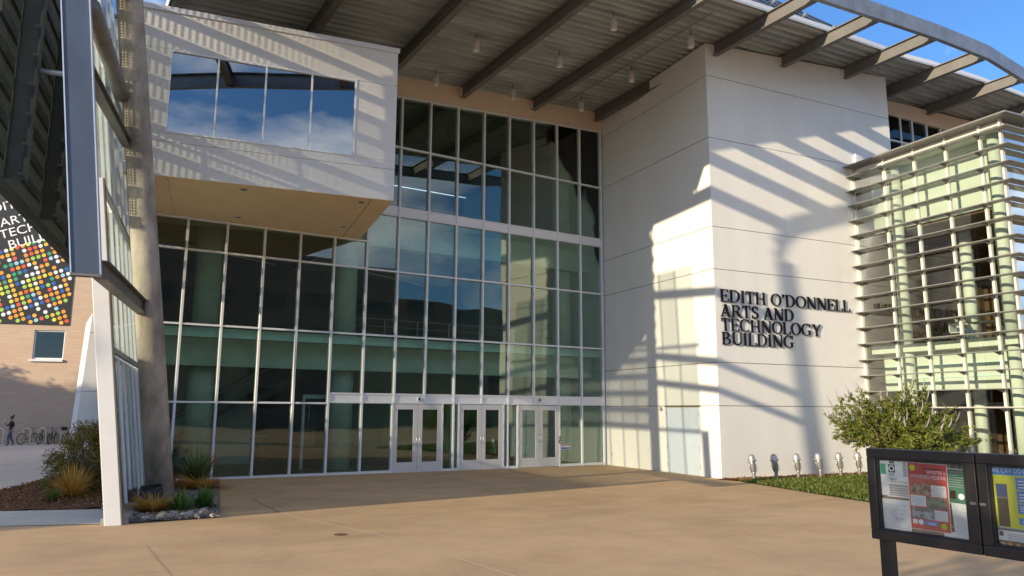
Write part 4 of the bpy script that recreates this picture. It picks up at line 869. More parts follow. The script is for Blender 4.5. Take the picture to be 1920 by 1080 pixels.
for i in range(4200):
    if i < 2600: s, n_ = rnd.random(), rnd.random(); p = Vector((-2.3,-6.2,0)).lerp(Vector((1.4,5.5,0)), s).lerp(Vector((1.42,-7.46,0)).lerp(Vector((2.6,4.5,0)), s), n_)
    else: s, n_ = rnd.random(), rnd.random(); p = Vector((19.7,-7.5,0)).lerp(Vector((19.9,-8.3,0)), s).lerp(Vector((27.1,-8.4,0)).lerp(Vector((27.0,-9.2,0)), s), n_)
    p.z = zg(p.x, p.y)+0.045; leaf(b, p, Vector((rnd.uniform(-1,1), rnd.uniform(-1,1), rnd.uniform(0,0.5))), rnd.uniform(0.04, 0.12), 0.03, rnd)
mc = b.build('mulch_chips', leafmat('bark_chip', (0.06, 0.025, 0.012), (0.26, 0.12, 0.05), 0.0)); tag(mc, 'loose bark chips scattered over the mulch beds', 'mulch', kind='stuff')
# river rocks
rock_ms = [mat('river_rock', c, 0.8, var=0.15, scale=14, bump=0.2, bscale=40) for c in ((0.27, 0.23, 0.20), (0.19, 0.17, 0.165), (0.40, 0.35, 0.29), (0.28, 0.19, 0.145))]
rnd = random.Random(41); k = 0
def rockmesh(sd):
    b = MB(); vs = []; n = 9; m = 6; off = Vector((sd*3.7, sd*1.3, 0))
    for i in range(m+1):
        th = math.pi*i/m
        for j in range(n):
            ph = 2*math.pi*j/n; v = Vector((math.sin(th)*math.cos(ph), math.sin(th)*math.sin(ph), math.cos(th))); vs.append(v*(1+0.28*noise.noise(v*1.3+off)))
    b.add(vs, [(i*n+j, (i+1)*n+j, (i+1)*n+(j+1)%n, i*n+(j+1)%n) for i in range(m) for j in range(n)]); return b
rms = [rockmesh(i).mesh('river_rock', rock_ms[i % 4], True) for i in range(8)]
spots = []
while k < 84:
    if k < 64: x = rnd.uniform(1.62, 3.05); y = -10.15+rnd.random()**1.6*1.0
    else: y = rnd.uniform(-9.4, -6.5); x = 3.12+(y+10.3)*0.18-rnd.random()*0.5
    r_ = rnd.uniform(0.035, 0.095)*(1.0 if k < 64 else 0.8)
    if any((x-a)**2+(y-c)**2 < (0.8*(r_+q))**2 for a, c, q in spots): r_ *= 0.6
    if any((x-a)**2+(y-c)**2 < (0.75*(r_+q))**2 for a, c, q in spots): continue
    spots.append((x, y, r_)); k += 1
spots.sort(key=lambda s: s[1])
for i, (x, y, r_) in enumerate(spots):
    o = bpy.data.objects.new('river_rock', rms[i % 8]); COL.objects.link(o); o.location = (x, y, zg(x, y)+0.03+r_*0.35); o.scale = (r_*1.2, r_, r_*0.7); o.rotation_euler = (rnd.uniform(-0.3,0.3), 0, rnd.uniform(0, 6))
    tag(o, 'smooth river rock among the rocks edging the gravel bed', 'rock', 'river rocks edging the gravel bed')

# ------------------------------------------------------------------ floodlights
galv = mat('galvanised_lamp', (0.42, 0.42, 0.41), 0.38, metal=0.6, var=0.1, scale=12)
fl0 = thing('floodlight', (0, 0, 0), '', 'floodlight', 'floodlights along the tower base')
b = MB(); b.lathe([(0.055, -0.05), (0.055, 0.26), (0.07, 0.27), (0.07, 0.30)], 14); b.build('post', galv, fl0, True, 0.003)
LTm = Matrix.Translation((0, 0, 0.30)) @ Matrix.Rotation(R(-9), 4, 'Y')
b = MB(LTm); b.lathe([(0.06, 0.0), (0.085, 0.06), (0.095, 0.30), (0.10, 0.36)], 16); b.build('housing', galv, fl0, True)
b = MB(LTm); b.lathe([(0.145, 0.36), (0.145, 0.39), (0.115, 0.41), (0.11, 0.50), (0.08, 0.56), (0.03, 0.585)], 18); b.build('hood', galv, fl0, True)
b = MB(LTm); b.tube([(-0.12, 0, 0.37), (-0.15, 0, 0.2), (-0.10, 0, 0.02), (-0.04, 0, -0.05)], 0.012, 6); b.tube([(0.03, -0.08, 0.02), (0.10, -0.06, 0.02), (0.10, -0.05, 0.25)], 0.010, 5); b.build('yoke', galv, fl0, True)
for i, u in enumerate((0.45, 1.42, 2.42, 3.45, 4.42, 5.35)):
    p = TM @ Vector((u, -1.05, 0)); p.z = zg(p.x, p.y)-0.02
    lab = ('leftmost silver floodlight at the tower base', 'second silver floodlight from the tower corner', 'third silver floodlight from the tower corner', 'fourth silver floodlight from the tower corner, under the shadow line', 'fifth silver floodlight from the tower corner', 'silver floodlight nearest the notice board')[i]
    if i == 0: fl0.location = p; fl0['label'] = lab; fl0.rotation_euler = (0, 0, -A7)
    else: dup(fl0, p, -A7+0.05*(i % 3-1), lab)
# black floodlights lying at the concrete column
bf = thing('ground_floodlight', (2.2, -7.9, zg(2.2, -7.9)), 'pair of black ground floodlights with a grille at the foot of the column', 'floodlight')
z0 = zg(2.2, -7.9)+0.02
b = MB(); b.hexa([(2.05,-7.85,z0+0.08),(2.50,-7.75,z0+0.06),(2.50,-7.45,z0+0.10),(2.05,-7.5,z0+0.10)], [(2.02,-7.80,z0+0.30),(2.47,-7.70,z0+0.42),(2.45,-7.5,z0+0.46),(2.05,-7.55,z0+0.42)]); b.build('housing', black, bf, bevel=0.02)
b = MB(); b.hexa([(1.60,-7.95,z0+0.12),(1.98,-7.9,z0+0.02),(2.02,-7.6,z0+0.05),(1.66,-7.65,z0+0.12)], [(1.62,-7.95,z0+0.26),(1.95,-7.85,z0+0.40),(1.99,-7.6,z0+0.42),(1.68,-7.65,z0+0.30)]); b.build('housing', black, bf, bevel=0.02)
b = MB(); b.tube([(1.2+0.32, -7.98, z0+0.12), (1.2+0.32, -7.98, z0+0.40)], 0.02, 6); b.hexa([(1.34,-8.0,z0+0.02),(1.47,-8.0,z0),(1.5,-7.86,z0),(1.37,-7.86,z0)], [(1.30,-8.0,z0+0.46),(1.43,-8.0,z0+0.44),(1.46,-7.86,z0+0.44),(1.33,-7.86,z0+0.46)]); hd = b.build('lamp_head', black, bf, bevel=0.01)
b = MB()
for i in range(5): b.bar((1.33, -8.008, z0+0.06+i*0.085), (1.455, -8.006, z0+0.10+i*0.082), 0.012, 0.022)
b.build('grille', white_metal, hd)
b = MB(); b.bar((1.9, -7.96, z0+0.07), (2.05, -7.96, z0+0.09), 0.02, 0.035); b.build('label_plate', white_metal, bf)

# ------------------------------------------------------------------ trees left of the view (their shade falls on the brick wall and the notice board)
def tree(base, h, r, n, label, seed):
    rnd = random.Random(seed); t = thing('shade_tree', base, label, 'tree'); base = Vector(base); tr = MB(); cr_ = MB()
    tr.tube([base, base+Vector((0.1, 0, h*0.3)), base+Vector((0, 0.1, h*0.6))], [0.22, 0.16, 0.09], 10)
    for i in range(n):
        d = rv(rnd); c_ = base+Vector((0, 0, h*0.66))+Vector((d.x*r, d.y*r, d.z*h*0.34))*rnd.uniform(0.35, 1)
        tr.tube([base+Vector((0, 0, h*0.45)), (base+Vector((0, 0, h*0.5))).lerp(c_, 0.5), c_], [0.06, 0.04, 0.01], 4)
        for k in range(30): leaf(cr_, c_+rv(rnd)*rnd.uniform(0, 0.7), rv(rnd), rnd.uniform(0.18, 0.35), 0.14, rnd)
    tr.build('trunk', bark, t); o = cr_.build('crown', leafmat('tree_leaf', (0.04, 0.08, 0.015), (0.10, 0.15, 0.03)), t); o['kind'] = 'stuff'
tree((-26, 23.5, 0), 11.5, 3.6, 70, 'leafy shade tree beyond the left edge of the view', 51)
tree((-11.5, -25.9, 0.5), 7.4, 2.3, 70, 'dense unseen tree beside the viewer, added to shade the notice board', 53)  # unseen crown added to put the notice board in shade
tree((-19, 27.5, 0), 9.0, 2.8, 50, 'smaller shade tree near the brick wall beyond the left edge', 52)

# ------------------------------------------------------------------ notice board
BXp = 5.30; gzb = zg(5.35, -22.8)
nb = thing('notice_board', (5.36, -22.85, gzb), 'black framed two-bay notice board on posts at the right foreground', 'notice board')
nbm = mat('board_frame_black', (0.022, 0.018, 0.016), 0.42, var=0.15, scale=20); cork = mat('board_backing', (0.30, 0.22, 0.17), 0.9, var=0.15, scale=40)
YL, YM, YR, ZB_, ZT_ = -22.088, -22.858, -23.63, 1.286, 1.932
for y0, y1 in ((YL, YM+0.004), (YM-0.004, YR)):
    b = MB(); x0, x1 = 5.262, 5.36; fwid = 0.066
    b.box(x0, x1, y0, y1, ZT_-fwid, ZT_); b.box(x0, x1, y0, y1, ZB_, ZB_+fwid); b.box(x0, x1, y0, y0-fwid, ZB_+fwid, ZT_-fwid); b.box(x0, x1, y1, y1+fwid, ZB_+fwid, ZT_-fwid)
    fo = b.build('frame', nbm, nb, bevel=0.006)
    b = MB(); q = 0.016; a0, a1, c0_, c1_ = y0-fwid, y1+fwid, ZB_+fwid, ZT_-fwid
    b.box(5.272, 5.30, a0, a0-q, c0_, c1_); b.box(5.272, 5.30, a1+q, a1, c0_, c1_); b.box(5.272, 5.30, a0-q, a1+q, c1_-q, c1_); b.box(5.272, 5.30, a0-q, a1+q, c0_, c0_+q); b.build('inner_bead', black, fo)
    MB().box(5.312, 5.355, y0-0.03, y1+0.03, ZB_+0.03, ZT_-0.03).build('backing', cork, fo)
    MB().box(5.288, 5.291, a0-q, a1+q, c0_+q, c1_-q).build('glass', glassmat('case_glass', (0.97, 0.98, 0.98), 0.0, 0.0), fo)
for y in (YM-0.03, YM+0.03): MB().box(5.250, 5.262, y-0.018, y+0.018, 1.60, 1.618).build('lock', steel_dark, nb)
for y in (-22.07, -23.56): MB().box(5.365, 5.45, y-0.01, y-0.09, gzb-0.2, 1.815).build('post', nbm, nb, bevel=0.005)
def PP(Y, z, d, rot=0.0): return Matrix(((0, 0, -1, BXp-d), (-1, 0, 0, Y), (0, 1, 0, z), (0, 0, 0, 1))) @ Matrix.Rotation(R(rot), 4, 'Z')
def ink(name, c): return mat('ink_'+name, c, 0.55, var=0.03, scale=30)
I_white, I_red, I_green, I_grey, I_black, I_yel, I_blue, I_teal, I_brown, I_sky = [ink(*p) for p in (('white', (0.84, 0.85, 0.88)), ('red', (0.62, 0.045, 0.05)), ('green', (0.015, 0.14, 0.09)), ('grey', (0.36, 0.37, 0.40)), ('black', (0.02, 0.02, 0.022)), ('yellow', (0.66, 0.68, 0.03)), ('blue', (0.03, 0.24, 0.62)), ('teal', (0.03, 0.36, 0.24)), ('brown', (0.09, 0.05, 0.03)), ('sky', (0.28, 0.55, 0.75)))]
def photo_ink(name, c1, c2, sc):
    m = mat(name, c1, 0.5); cr = [n for n in m.node_tree.nodes if n.type == 'VALTORGB'][0]; nz = [n for n in m.node_tree.nodes if n.type == 'TEX_NOISE'][0]
    nz.inputs['Scale'].default_value = sc; cr.color_ramp.elements[0].color = c1+(1,); cr.color_ramp.elements[1].color = c2+(1,); cr.color_ramp.elements[0].position = 0.42; cr.color_ramp.elements[1].position = 0.58; return m
P_face = photo_ink('print_people', (0.10, 0.05, 0.04), (0.50, 0.36, 0.28), 35); P_camp = photo_ink('print_landscape', (0.05, 0.12, 0.18), (0.22, 0.30, 0.16), 30); P_sky = photo_ink('print_field', (0.12, 0.16, 0.14), (0.40, 0.50, 0.58), 22); P_dark = photo_ink('print_dark', (0.01, 0.015, 0.012), (0.14, 0.16, 0.12), 40)
def paper(Y, z, w, h, m, label, d, rot=0.0, name='flyer'):
    t = thing(name, (BXp-d, Y, z), label, 'flyer'); M = PP(Y, z, d, rot)
    MB(M).box(0, w, 0, h, -0.0008, 0).build('sheet', m, t); t['_'] = 0; del t['_']
    return t, M
def blk(t, M, x0, x1, y0, y1, m, name='print_block', e=0.0006): return MB(M).box(x0, x1, y0, y1, 0.0001, e).build(name, m, t)
def lines(t, M, x0, x1, y0, y1, n, m, seed=1, hgt=0.45):
    rnd = random.Random(seed); b = MB(M); dy = (y1-y0)/n
    for i in range(n):
        xe = x1-(x1-x0)*rnd.choice((0, 0, 0.05, 0.15, 0.4)); b.box(x0, xe, y0+i*dy, y0+i*dy+dy*hgt, 0.0007, 0.0011)
    o = b.build('text_lines', m, t); o['kind'] = 'stuff'; return o
def txt(t, M, body, x, y, size, m, rot=0, xs=1.0, e=0.0007, bold=0.0):
    return text_mesh(body, size, 0.0002, M @ Matrix.Translation((x, y, e)) @ Matrix.Rotation(R(rot), 4, 'Z'), m, 'lettering', t, xs=xs)
# back layer
t, M = paper(-22.165, 1.60, 0.21, 0.245, I_white, 'pale flyer with a green block behind the top left sheet', 0.001); blk(t, M, 0.008, 0.06, 0.15, 0.225, I_teal); txt(t, M, 'W', 0.034, 0.165, 0.03, I_black)
t, M = paper(-22.16, 1.362, 0.216, 0.215, I_white, 'white letter with handwritten signature at the lower left of the first bay', 0.003); lines(t, M, 0.02, 0.19, 0.02, 0.19, 11, I_grey, 3, 0.16); txt(t, M, 'Bool', 0.10, 0.075, 0.03, I_grey)
t, M = paper(-22.214, 1.594, 0.216, 0.279, I_white, 'white letter sheet with a circular logo at the top left of the first bay', 0.004)
blk(t, M, 0.03, 0.066, 0.235, 0.268, I_black); txt(t, M, '12', 0.033, 0.242, 0.026, I_white, e=0.0009); blk(t, M, 0.02, 0.07, 0.172, 0.228, I_black)
b = MB(M @ Matrix.Translation((0.045, 0.20, 0.0008))); b.lathe([(0.022, 0), (0.022, 0.0004)], 20); b.build('logo_ring', I_white, t); b = MB(M @ Matrix.Translation((0.045, 0.20, 0.0012))); b.lathe([(0.013, 0), (0.013, 0.0003)], 16); b.build('logo_dot', I_black, t)
txt(t, M, 'ASC', 0.02, 0.150, 0.024, I_black); txt(t, M, 'SIGMA', 0.155, 0.145, 0.036, I_black, 90); txt(t, M, 'BALSO', 0.03, 0.118, 0.019, I_black); txt(t, M, 'KICK OFF EVENT', 0.03, 0.100, 0.019, I_black); blk(t, M, 0.02, 0.20, 0.01, 0.09, I_grey); lines(t, M, 0.03, 0.19, 0.02, 0.085, 4, I_white, 4, 0.2)
t, M = paper(-22.665, 1.70, 0.14, 0.185, P_dark, 'dark photographic flyer in the top right corner of the first bay', 0.001, -6)
t, M = paper(-22.675, 1.368, 0.15, 0.30, I_white, 'white typed page at the right of the first bay', 0.003, 3); lines(t, M, 0.012, 0.13, 0.02, 0.27, 22, I_grey, 5, 0.2)
t, M = paper(-22.60, 1.40, 0.09, 0.19, I_black, 'narrow black card beside the typed page', 0.002, 2); lines(t, M, 0.05, 0.085, 0.03, 0.05, 2, I_yel, 6, 0.3)
t, M = paper(-22.60, 1.358, 0.16, 0.05, I_white, 'white folded slip along the bottom of the first bay', 0.004, -3)
t, M = paper(-22.645, 1.592, 0.135, 0.23, I_white, 'dark green event flyer with white border right of the red poster', 0.006, -1.5); blk(t, M, 0.004, 0.131, 0.004, 0.226, I_green); txt(t, M, 'School of Art', 0.03, 0.205, 0.016, I_red); lines(t, M, 0.012, 0.11, 0.11, 0.20, 6, I_grey, 7, 0.22); blk(t, M, 0.015, 0.055, 0.03, 0.085, P_face); b = MB(M @ Matrix.Translation((0.09, 0.05, 0.0008))); b.lathe([(0.02, 0), (0.02, 0.0004)], 16); b.build('seal', I_white, t)
# the red poster
t, M = paper(-22.374, 1.392, 0.279, 0.455, I_white, 'large red poster about a wilderness medicine semester in the first bay', 0.008, -0.6, 'poster'); blk(t, M, 0.004, 0.275, 0.004, 0.451, I_red)
E2 = 0.0009
def blk2(x0, x1, y0, y1, m): return MB(M).box(x0, x1, y0, y1, 0.0007, E2).build('print_block', m, t)
txt(t, M, 'SEMESTER in', 0.135, 0.385, 0.030, I_white, xs=0.82); txt(t, M, 'WILDERNESS MEDICINE', 0.020, 0.350, 0.034, I_white, xs=0.68)
lines(t, M, 0.11, 0.26, 0.415, 0.435, 1, I_black, 8, 0.3); lines(t, M, 0.12, 0.26, 0.318, 0.342, 2, I_black, 9, 0.2)
blk2(0.018, 0.155, 0.240, 0.312, P_face); blk2(0.160, 0.262, 0.232, 0.308, I_white); blk2(0.012, 0.120, 0.158, 0.232, I_white); blk2(0.125, 0.262, 0.150, 0.226, P_camp); blk2(0.018, 0.170, 0.075, 0.150, P_sky); blk2(0.174, 0.262, 0.075, 0.143, I_white)
for x0, x1, y0, y1 in ((0.166, 0.255, 0.24, 0.30), (0.018, 0.112, 0.166, 0.226), (0.178, 0.256, 0.082, 0.136)): lines(t, M, x0, x1, y0, y1, 7, I_grey, int(x0*999), 0.25)
blk2(0.018, 0.050, 0.038, 0.068, I_white); blk2(0.100, 0.195, 0.036, 0.066, I_blue); txt(t, M, 'AERIE', 0.125, 0.041, 0.022, I_white, e=0.0010)
b = MB(M @ Matrix.Translation((0.075, 0.052, 0.0008))); b.lathe([(0.018, 0), (0.018, 0.0004)], 16); b.build('seal', I_white, t)
for x, y, r_ in ((0.036, 0.418, 0.021), (0.232, 0.040, 0.020)): b = MB(M @ Matrix.Translation((x, y, 0.0008))); b.lathe([(r_, 0), (r_, 0.0004)], 18); b.build('badge', I_yel, t)
# second bay
t, M = paper(-22.918, 1.470, 0.42, 0.395, I_sky, 'yellow and blue event poster at the top of the second bay', 0.004, 0, 'poster'); blk(t, M, 0.006, 0.414, 0.006, 0.330, I_yel); blk(t, M, 0.006, 0.414, 0.334, 0.389, I_blue)
txt(t, M, 'WE CAN DO IT', 0.022, 0.346, 0.043, I_white, xs=0.70)
blk2(0.040, 0.105, 0.190, 0.275, ink('navy', (0.02, 0.07, 0.25))); blk2(0.040, 0.105, 0.012, 0.188, I_black)
for y0, y1 in ((0.245, 0.322), (0.165, 0.24), (0.10, 0.16), (0.03, 0.075)):
    blk2(0.158, 0.40, y0, y1, I_blue)
    if y0 > 0.05: lines(t, M, 0.172, 0.39, y0+0.012, y1-0.008, 3, I_white, int(y0*100), 0.34)
txt(t, M, 'RSVP -', 0.18, 0.042, 0.026, I_white, e=0.0011, xs=0.8)
t, M = paper(-22.93, 1.352, 0.33, 0.105, I_white, 'newspaper page below the yellow poster in the second bay', 0.002); lines(t, M, 0.07, 0.31, 0.02, 0.095, 7, I_grey, 11, 0.3); blk(t, M, 0.02, 0.045, 0.07, 0.098, I_black)
t, M = paper(-22.925, 1.352, 0.18, 0.045, I_brown, 'dark brown band with a gold star at the bottom of the second bay', 0.005, -1); txt(t, M, '20', 0.03, 0.01, 0.03, I_white); txt(t, M, '15', 0.115, 0.01, 0.03, I_white)
b = MB(M); b.add([(0.085+(0.024 if k % 2 == 0 else 0.010)*math.sin(k*math.pi/5), 0.024+(0.024 if k % 2 == 0 else 0.010)*math.cos(k*math.pi/5), 0.001) for k in range(10)], [tuple(range(9, -1, -1))]); b.build('star', ink('gold', (0.55, 0.30, 0.04)), t)

# ------------------------------------------------------------------ people
skin_m = mat('skin', (0.36, 0.20, 0.13), 0.6, var=0.04); hair_m = mat('dark_hair', (0.02, 0.014, 0.01), 0.6); jeans = mat('blue_jeans', (0.045, 0.085, 0.16), 0.85, var=0.15, scale=15); tee = mat('black_shirt', (0.014, 0.014, 0.016), 0.85); shoe = mat('dark_shoe', (0.03, 0.035, 0.05), 0.7); grey_tee = mat('grey_shirt', (0.42, 0.42, 0.44), 0.85)
def person(loc, rz, J, E, mats, pick, label, hair):
    t = thing('person', loc, label, 'person'); names = list(J); me = bpy.data.meshes.new('body'); me.from_pydata([J[n][0] for n in names], [(names.index(a), names.index(c)) for a, c in E], [])
    o = bpy.data.objects.new('body', me); COL.objects.link(o)
    sk = o.modifiers.new('skin', 'SKIN'); ss = o.modifiers.new('sub', 'SUBSURF'); ss.levels = ss.render_levels = 2; sk.use_smooth_shade = True
    for i, n in enumerate(names): me.skin_vertices[0].data[i].radius = J[n][1]
    me.skin_vertices[0].data[names.index('pelvis')].use_root = True
    bpy.context.view_layer.update(); m2 = bpy.data.meshes.new_from_object(o.evaluated_get(bpy.context.evaluated_depsgraph_get())); bpy.data.objects.remove(o)
    M = Matrix.Translation(loc) @ Matrix.Rotation(rz, 4, 'Z')
    for m in mats: m2.materials.append(m)
    for p in m2.polygons: p.material_index = pick(p.center)
    m2.transform(M); bo = link('body', m2, t)
    b = MB(M); hair(b); b.build('hair', hair_m, t, True)
    return t
def ball(b, c, r, n=10, m=7, flat=(1, 1, 1)):
    vs = []; c = Vector(c)
    for i in range(m+1):
        th = math.pi*i/m
        for j in range(n): ph = 2*math.pi*j/n; vs.append(c+Vector((r*flat[0]*math.sin(th)*math.cos(ph), r*flat[1]*math.sin(th)*math.sin(ph), r*flat[2]*math.cos(th))))
    b.add(vs, [(i*n+j, (i+1)*n+j, (i+1)*n+(j+1)%n, i*n+(j+1)%n) for i in range(m) for j in range(n)])
JW = {'pelvis': ((0,0,0.93),(0.145,0.11)), 'waist': ((0.01,0,1.08),(0.125,0.095)), 'chest': ((0.0,0,1.27),(0.155,0.11)), 'neck0': ((0.0,0,1.41),(0.065,0.06)), 'neck': ((0.03,0,1.47),(0.05,0.05)), 'head': ((0.05,0,1.55),(0.075,0.085)), 'crown': ((0.04,0,1.64),(0.065,0.075)), 'nose': ((0.15,0,1.56),(0.014,0.014)),
 'hL': ((0,0.09,0.88),(0.10,0.095)), 'kL': ((0.16,0.10,0.49),(0.065,0.06)), 'aL': ((0.10,0.10,0.09),(0.042,0.04)), 'tL': ((0.25,0.11,0.04),(0.04,0.03)), 'hR': ((0,-0.09,0.88),(0.10,0.095)), 'kR': ((-0.05,-0.10,0.48),(0.065,0.06)), 'aR': ((-0.24,-0.10,0.11),(0.042,0.04)), 'tR': ((-0.12,-0.11,0.04),(0.04,0.03)),
 'sL': ((0,0.18,1.37),(0.06,0.055)), 'eL': ((-0.06,0.24,1.10),(0.045,0.042)), 'wL': ((0.05,0.25,0.88),(0.03,0.03)), 'fL': ((0.09,0.25,0.79),(0.025,0.02)), 'sR': ((0,-0.18,1.37),(0.06,0.055)), 'eR': ((0.10,-0.24,1.13),(0.045,0.042)), 'wR': ((0.27,-0.20,1.28),(0.03,0.03)), 'fR': ((0.30,-0.18,1.37),(0.026,0.022))}
EW = [('pelvis','waist'),('waist','chest'),('chest','neck0'),('neck0','neck'),('neck','head'),('head','crown'),('head','nose'),('pelvis','hL'),('hL','kL'),('kL','aL'),('aL','tL'),('pelvis','hR'),('hR','kR'),('kR','aR'),('aR','tR'),('chest','sL'),('sL','eL'),('eL','wL'),('wL','fL'),('chest','sR'),('sR','eR'),('eR','wR'),('wR','fR')]
def pickW(c):
    if c.z < 0.085: return 3
    if c.z < 0.97 and abs(c.y) < 0.205: return 2
    if abs(c.y) > 0.215 and (c.z < 1.12 or c.x > 0.13): return 0
    if c.z > 1.425: return 0
    if c.x > 0.2: return 0
    return 1
def hairW(b):
    ball(b, (0.02, 0, 1.635), 0.105, flat=(1, 0.95, 0.85)); ball(b, (-0.06, 0, 1.74), 0.055); b.tube([(-0.03, 0, 1.66), (-0.05, 0, 1.72)], 0.04, 8)
person(Vector((-1.0, 28.2, 0)), R(200), JW, EW, [skin_m, tee, jeans, shoe], pickW, 'person in black shirt and jeans walking past the bike racks holding a cup', hairW)
b = MB(); Mp = Matrix.Translation((-1.0, 28.2, 0)) @ Matrix.Rotation(R(200), 4, 'Z'); b.M = Mp; b.lathe([(0.028, 1.37), (0.038, 1.50), (0.04, 1.51), (0.03, 1.52)], 12, o=(0.325, -0.18, 0))
tag(b.build('paper_cup', white_metal, smooth=True), 'pale cup held up by the walking person', 'cup')
# table, chair and a seated person on the upper floor of the pavilion
tb = thing('cafe_table', PM @ Vector((2.2, 3.55, 4.70)), 'dark table with splayed legs on the pavilion upper floor', 'table'); MB(PM).box(1.85, 2.55, 2.95, 4.2, 5.42, 5.46).build('top', steel_dark, tb)
for w, s in ((1.95, 3.1), (1.95, 4.05), (2.45, 3.1), (2.45, 4.05)): MB(PM).tube([(w, s, 4.70), (w+(2.2-w)*0.5, s+(3.57-s)*0.35, 5.42)], 0.02, 6).build('leg', steel_dark, tb)
ch = thing('cafe_chair', PM @ Vector((2.1, 2.5, 4.70)), 'pale shell chair of the seated person in the pavilion', 'chair'); MB(PM).box(1.88, 2.32, 2.28, 2.70, 5.13, 5.16).build('seat', white_metal, ch); MB(PM).box(1.9, 2.3, 2.22, 2.26, 5.17, 5.50).build('backrest', white_metal, ch)
for w, s in ((1.92, 2.3), (1.92, 2.66), (2.28, 2.3), (2.28, 2.66)): MB(PM).tube([(w, s, 4.70), (w, s, 5.13)], 0.014, 5).build('leg', steel_dark, ch)
JS = dict(JW); JS.update({'pelvis': ((0,0,0.56),(0.145,0.11)), 'waist': ((0.02,0,0.70),(0.125,0.10)), 'chest': ((0.04,0,0.88),(0.155,0.11)), 'neck0': ((0.05,0,1.02),(0.065,0.06)), 'neck': ((0.08,0,1.08),(0.05,0.05)), 'head': ((0.12,0,1.16),(0.075,0.085)), 'crown': ((0.11,0,1.25),(0.065,0.075)), 'nose': ((0.21,0,1.16),(0.014,0.014)),
 'hL': ((0.08,0.09,0.54),(0.10,0.09)), 'kL': ((0.44,0.12,0.50),(0.065,0.06)), 'aL': ((0.40,0.12,0.09),(0.042,0.04)), 'tL': ((0.54,0.12,0.04),(0.04,0.03)), 'hR': ((0.08,-0.09,0.54),(0.10,0.09)), 'kR': ((0.44,-0.12,0.50),(0.065,0.06)), 'aR': ((0.36,-0.12,0.09),(0.042,0.04)), 'tR': ((0.50,-0.12,0.04),(0.04,0.03)),
 'sL': ((0.04,0.18,0.98),(0.06,0.055)), 'eL': ((0.14,0.24,0.74),(0.045,0.042)), 'wL': ((0.38,0.20,0.78),(0.03,0.03)), 'fL': ((0.47,0.18,0.80),(0.025,0.02)), 'sR': ((0.04,-0.18,0.98),(0.06,0.055)), 'eR': ((0.14,-0.24,0.74),(0.045,0.042)), 'wR': ((0.38,-0.20,0.78),(0.03,0.03)), 'fR': ((0.47,-0.18,0.80),(0.025,0.02))})
def pickS(c):
    if c.z < 0.085: return 3
    if c.z > 1.035 or (c.x > 0.24 and c.z > 0.68): return 0
    if c.z < 0.62: return 2
    return 1
person(PM @ Vector((2.1, 2.48, 4.70)), R(-97), JS, EW, [skin_m, grey_tee, jeans, shoe], pickS, 'person in grey shirt seated at the table in the pavilion', lambda b: ball(b, (0.09, 0, 1.245), 0.105, flat=(1, 0.95, 0.85)))

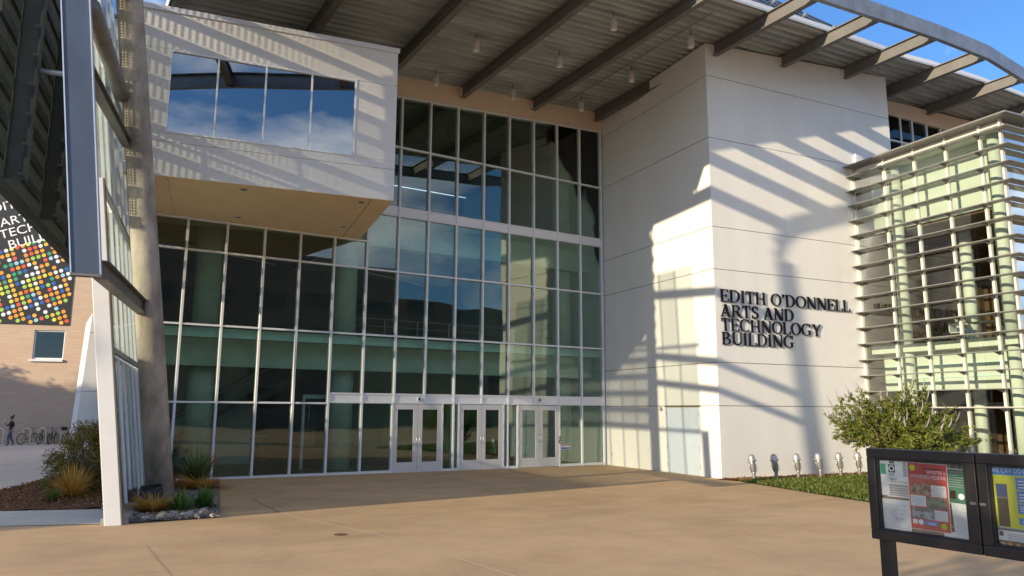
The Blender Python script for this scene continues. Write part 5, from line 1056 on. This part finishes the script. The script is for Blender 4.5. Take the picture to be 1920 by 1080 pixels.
# ------------------------------------------------------------------ bikes and racks
rackm = mat('cream_rack', (0.62, 0.55, 0.42), 0.5); tyre_m = mat('tyre', (0.015, 0.015, 0.015), 0.8); rim2 = mat('wheel_rim', (0.4, 0.4, 0.4), 0.35, metal=0.7)
def torus(b, c, Rr, r, n=22, m=6):
    vs = []; c = Vector(c)
    for i in range(n):
        a = 2*math.pi*i/n
        for j in range(m): q = 2*math.pi*j/m; vs.append(c+Vector(((Rr+r*math.cos(q))*math.cos(a), r*math.sin(q), (Rr+r*math.cos(q))*math.sin(a))))
    b.add(vs, [(i*m+j, ((i+1)%n)*m+j, ((i+1)%n)*m+(j+1)%m, i*m+(j+1)%m) for i in range(n) for j in range(m)])
def bike(loc, rz, fm, label):
    t = thing('bicycle', (0, 0, 0), label, 'bicycle', 'bicycles parked at the racks')
    for x in (-0.52, 0.52):
        b = MB(); torus(b, (x, 0, 0.34), 0.32, 0.022); w = b.build('wheel', tyre_m, t, True)
        b = MB(); torus(b, (x, 0, 0.34), 0.295, 0.008, 20, 4)
        for k in range(8): a = k*math.pi/4; b.tube([(x, 0, 0.34), (x+0.29*math.cos(a), 0, 0.34+0.29*math.sin(a))], 0.003, 4)
        b.build('rim', rim2, w)
    b = MB(); bbk, st, hd, rr, ff = (-0.08, 0, 0.30), (-0.20, 0, 0.80), (0.36, 0, 0.82), (-0.52, 0, 0.34), (0.52, 0, 0.34)
    for p, q in ((bbk, st), (st, hd), (bbk, (0.38, 0, 0.72)), (bbk, rr), (st, rr), (hd, ff)): b.tube([p, q], 0.02, 8)
    b.build('frame', fm, t, True)
    b = MB(); b.tube([(0.36, 0, 0.82), (0.34, 0, 0.98)], 0.016, 6); b.tube([(0.34, -0.28, 1.0), (0.38, 0, 0.98), (0.34, 0.28, 1.0)], 0.014, 6); b.build('handlebar', steel_dark, t, True)
    b = MB(); b.tube([(-0.20, 0, 0.80), (-0.22, 0, 0.92)], 0.014, 6); b.build('seat_post', steel_dark, t, True)
    b = MB(); b.hexa([(-0.36,-0.07,0.92),(-0.08,-0.02,0.92),(-0.08,0.02,0.92),(-0.36,0.07,0.92)], [(-0.36,-0.06,0.97),(-0.08,-0.015,0.955),(-0.08,0.015,0.955),(-0.36,0.06,0.97)]); b.build('saddle', black, t, bevel=0.01)
    b = MB(); b.tube([(-0.08, -0.06, 0.30), (-0.08, 0.06, 0.30)], 0.05, 10); b.tube([(-0.08, 0.07, 0.30), (0.04, 0.09, 0.22)], 0.012, 5); b.tube([(-0.08, -0.07, 0.30), (-0.20, -0.09, 0.38)], 0.012, 5); b.build('crank', rim2, t)
    t.location = loc; t.rotation_euler = (0, 0, rz); return t
dk_f = mat('black_bike_frame', (0.02, 0.022, 0.025), 0.4); gold_f = mat('tan_bike_frame', (0.35, 0.25, 0.10), 0.4)
bike((-0.12, 29.9, 0), R(48), gold_f, 'tan bicycle nearest the walking person'); bike((0.67, 29.6, 0), R(66), dk_f, 'black bicycle seen end-on, second from the left')
bike((1.18, 29.4, 0), R(70), dk_f, 'black bicycle seen end-on, third from the left'); bike((2.02, 29.0, 0), R(62), dk_f, 'black bicycle half hidden by the white wing')
b = MB(); b.hexa([(1.55,28.35,0.86),(1.85,28.35,0.86),(1.85,28.55,0.86),(1.55,28.55,0.86)], [(1.53,28.33,1.08),(1.87,28.33,1.08),(1.87,28.57,1.08),(1.53,28.57,1.08)])
tag(b.build('bike_basket', black, bevel=0.02), 'black basket on the front of the half-hidden bicycle', 'basket')
def rack(x0, n, label):
    t = thing('bike_rack', WM @ Vector((x0, -1.2, 0)), label, 'bike rack', 'wave bike racks by the brick wall'); b = MB(WM); pts = []
    for i in range(n):
        xa = x0+i*0.42
        if i % 2 == 0: pts += [(xa, -1.2, 0.0 if i == 0 else 0.18), (xa, -1.2, 0.78)]+[(xa+0.21-0.21*math.cos(k*math.pi/5), -1.2, 0.78+0.21*math.sin(k*math.pi/5)) for k in range(1, 5)]+[(xa+0.42, -1.2, 0.78)]
        else: pts += [(xa, -1.2, 0.18)]+([(xa+0.21-0.21*math.cos(k*math.pi/5), -1.2, 0.18-0.14*math.sin(k*math.pi/5)) for k in range(1, 5)] if i < n-1 else [(xa, -1.2, 0.0)])
    b.tube(pts, 0.045, 8); b.build('tube', rackm, t, True)
rack(-2.45, 4, 'cream wave bike rack right behind the walking person'); rack(-0.15, 4, 'cream wave bike rack holding the black bicycles'); rack(1.95, 4, 'cream wave bike rack mostly hidden by the white wing')
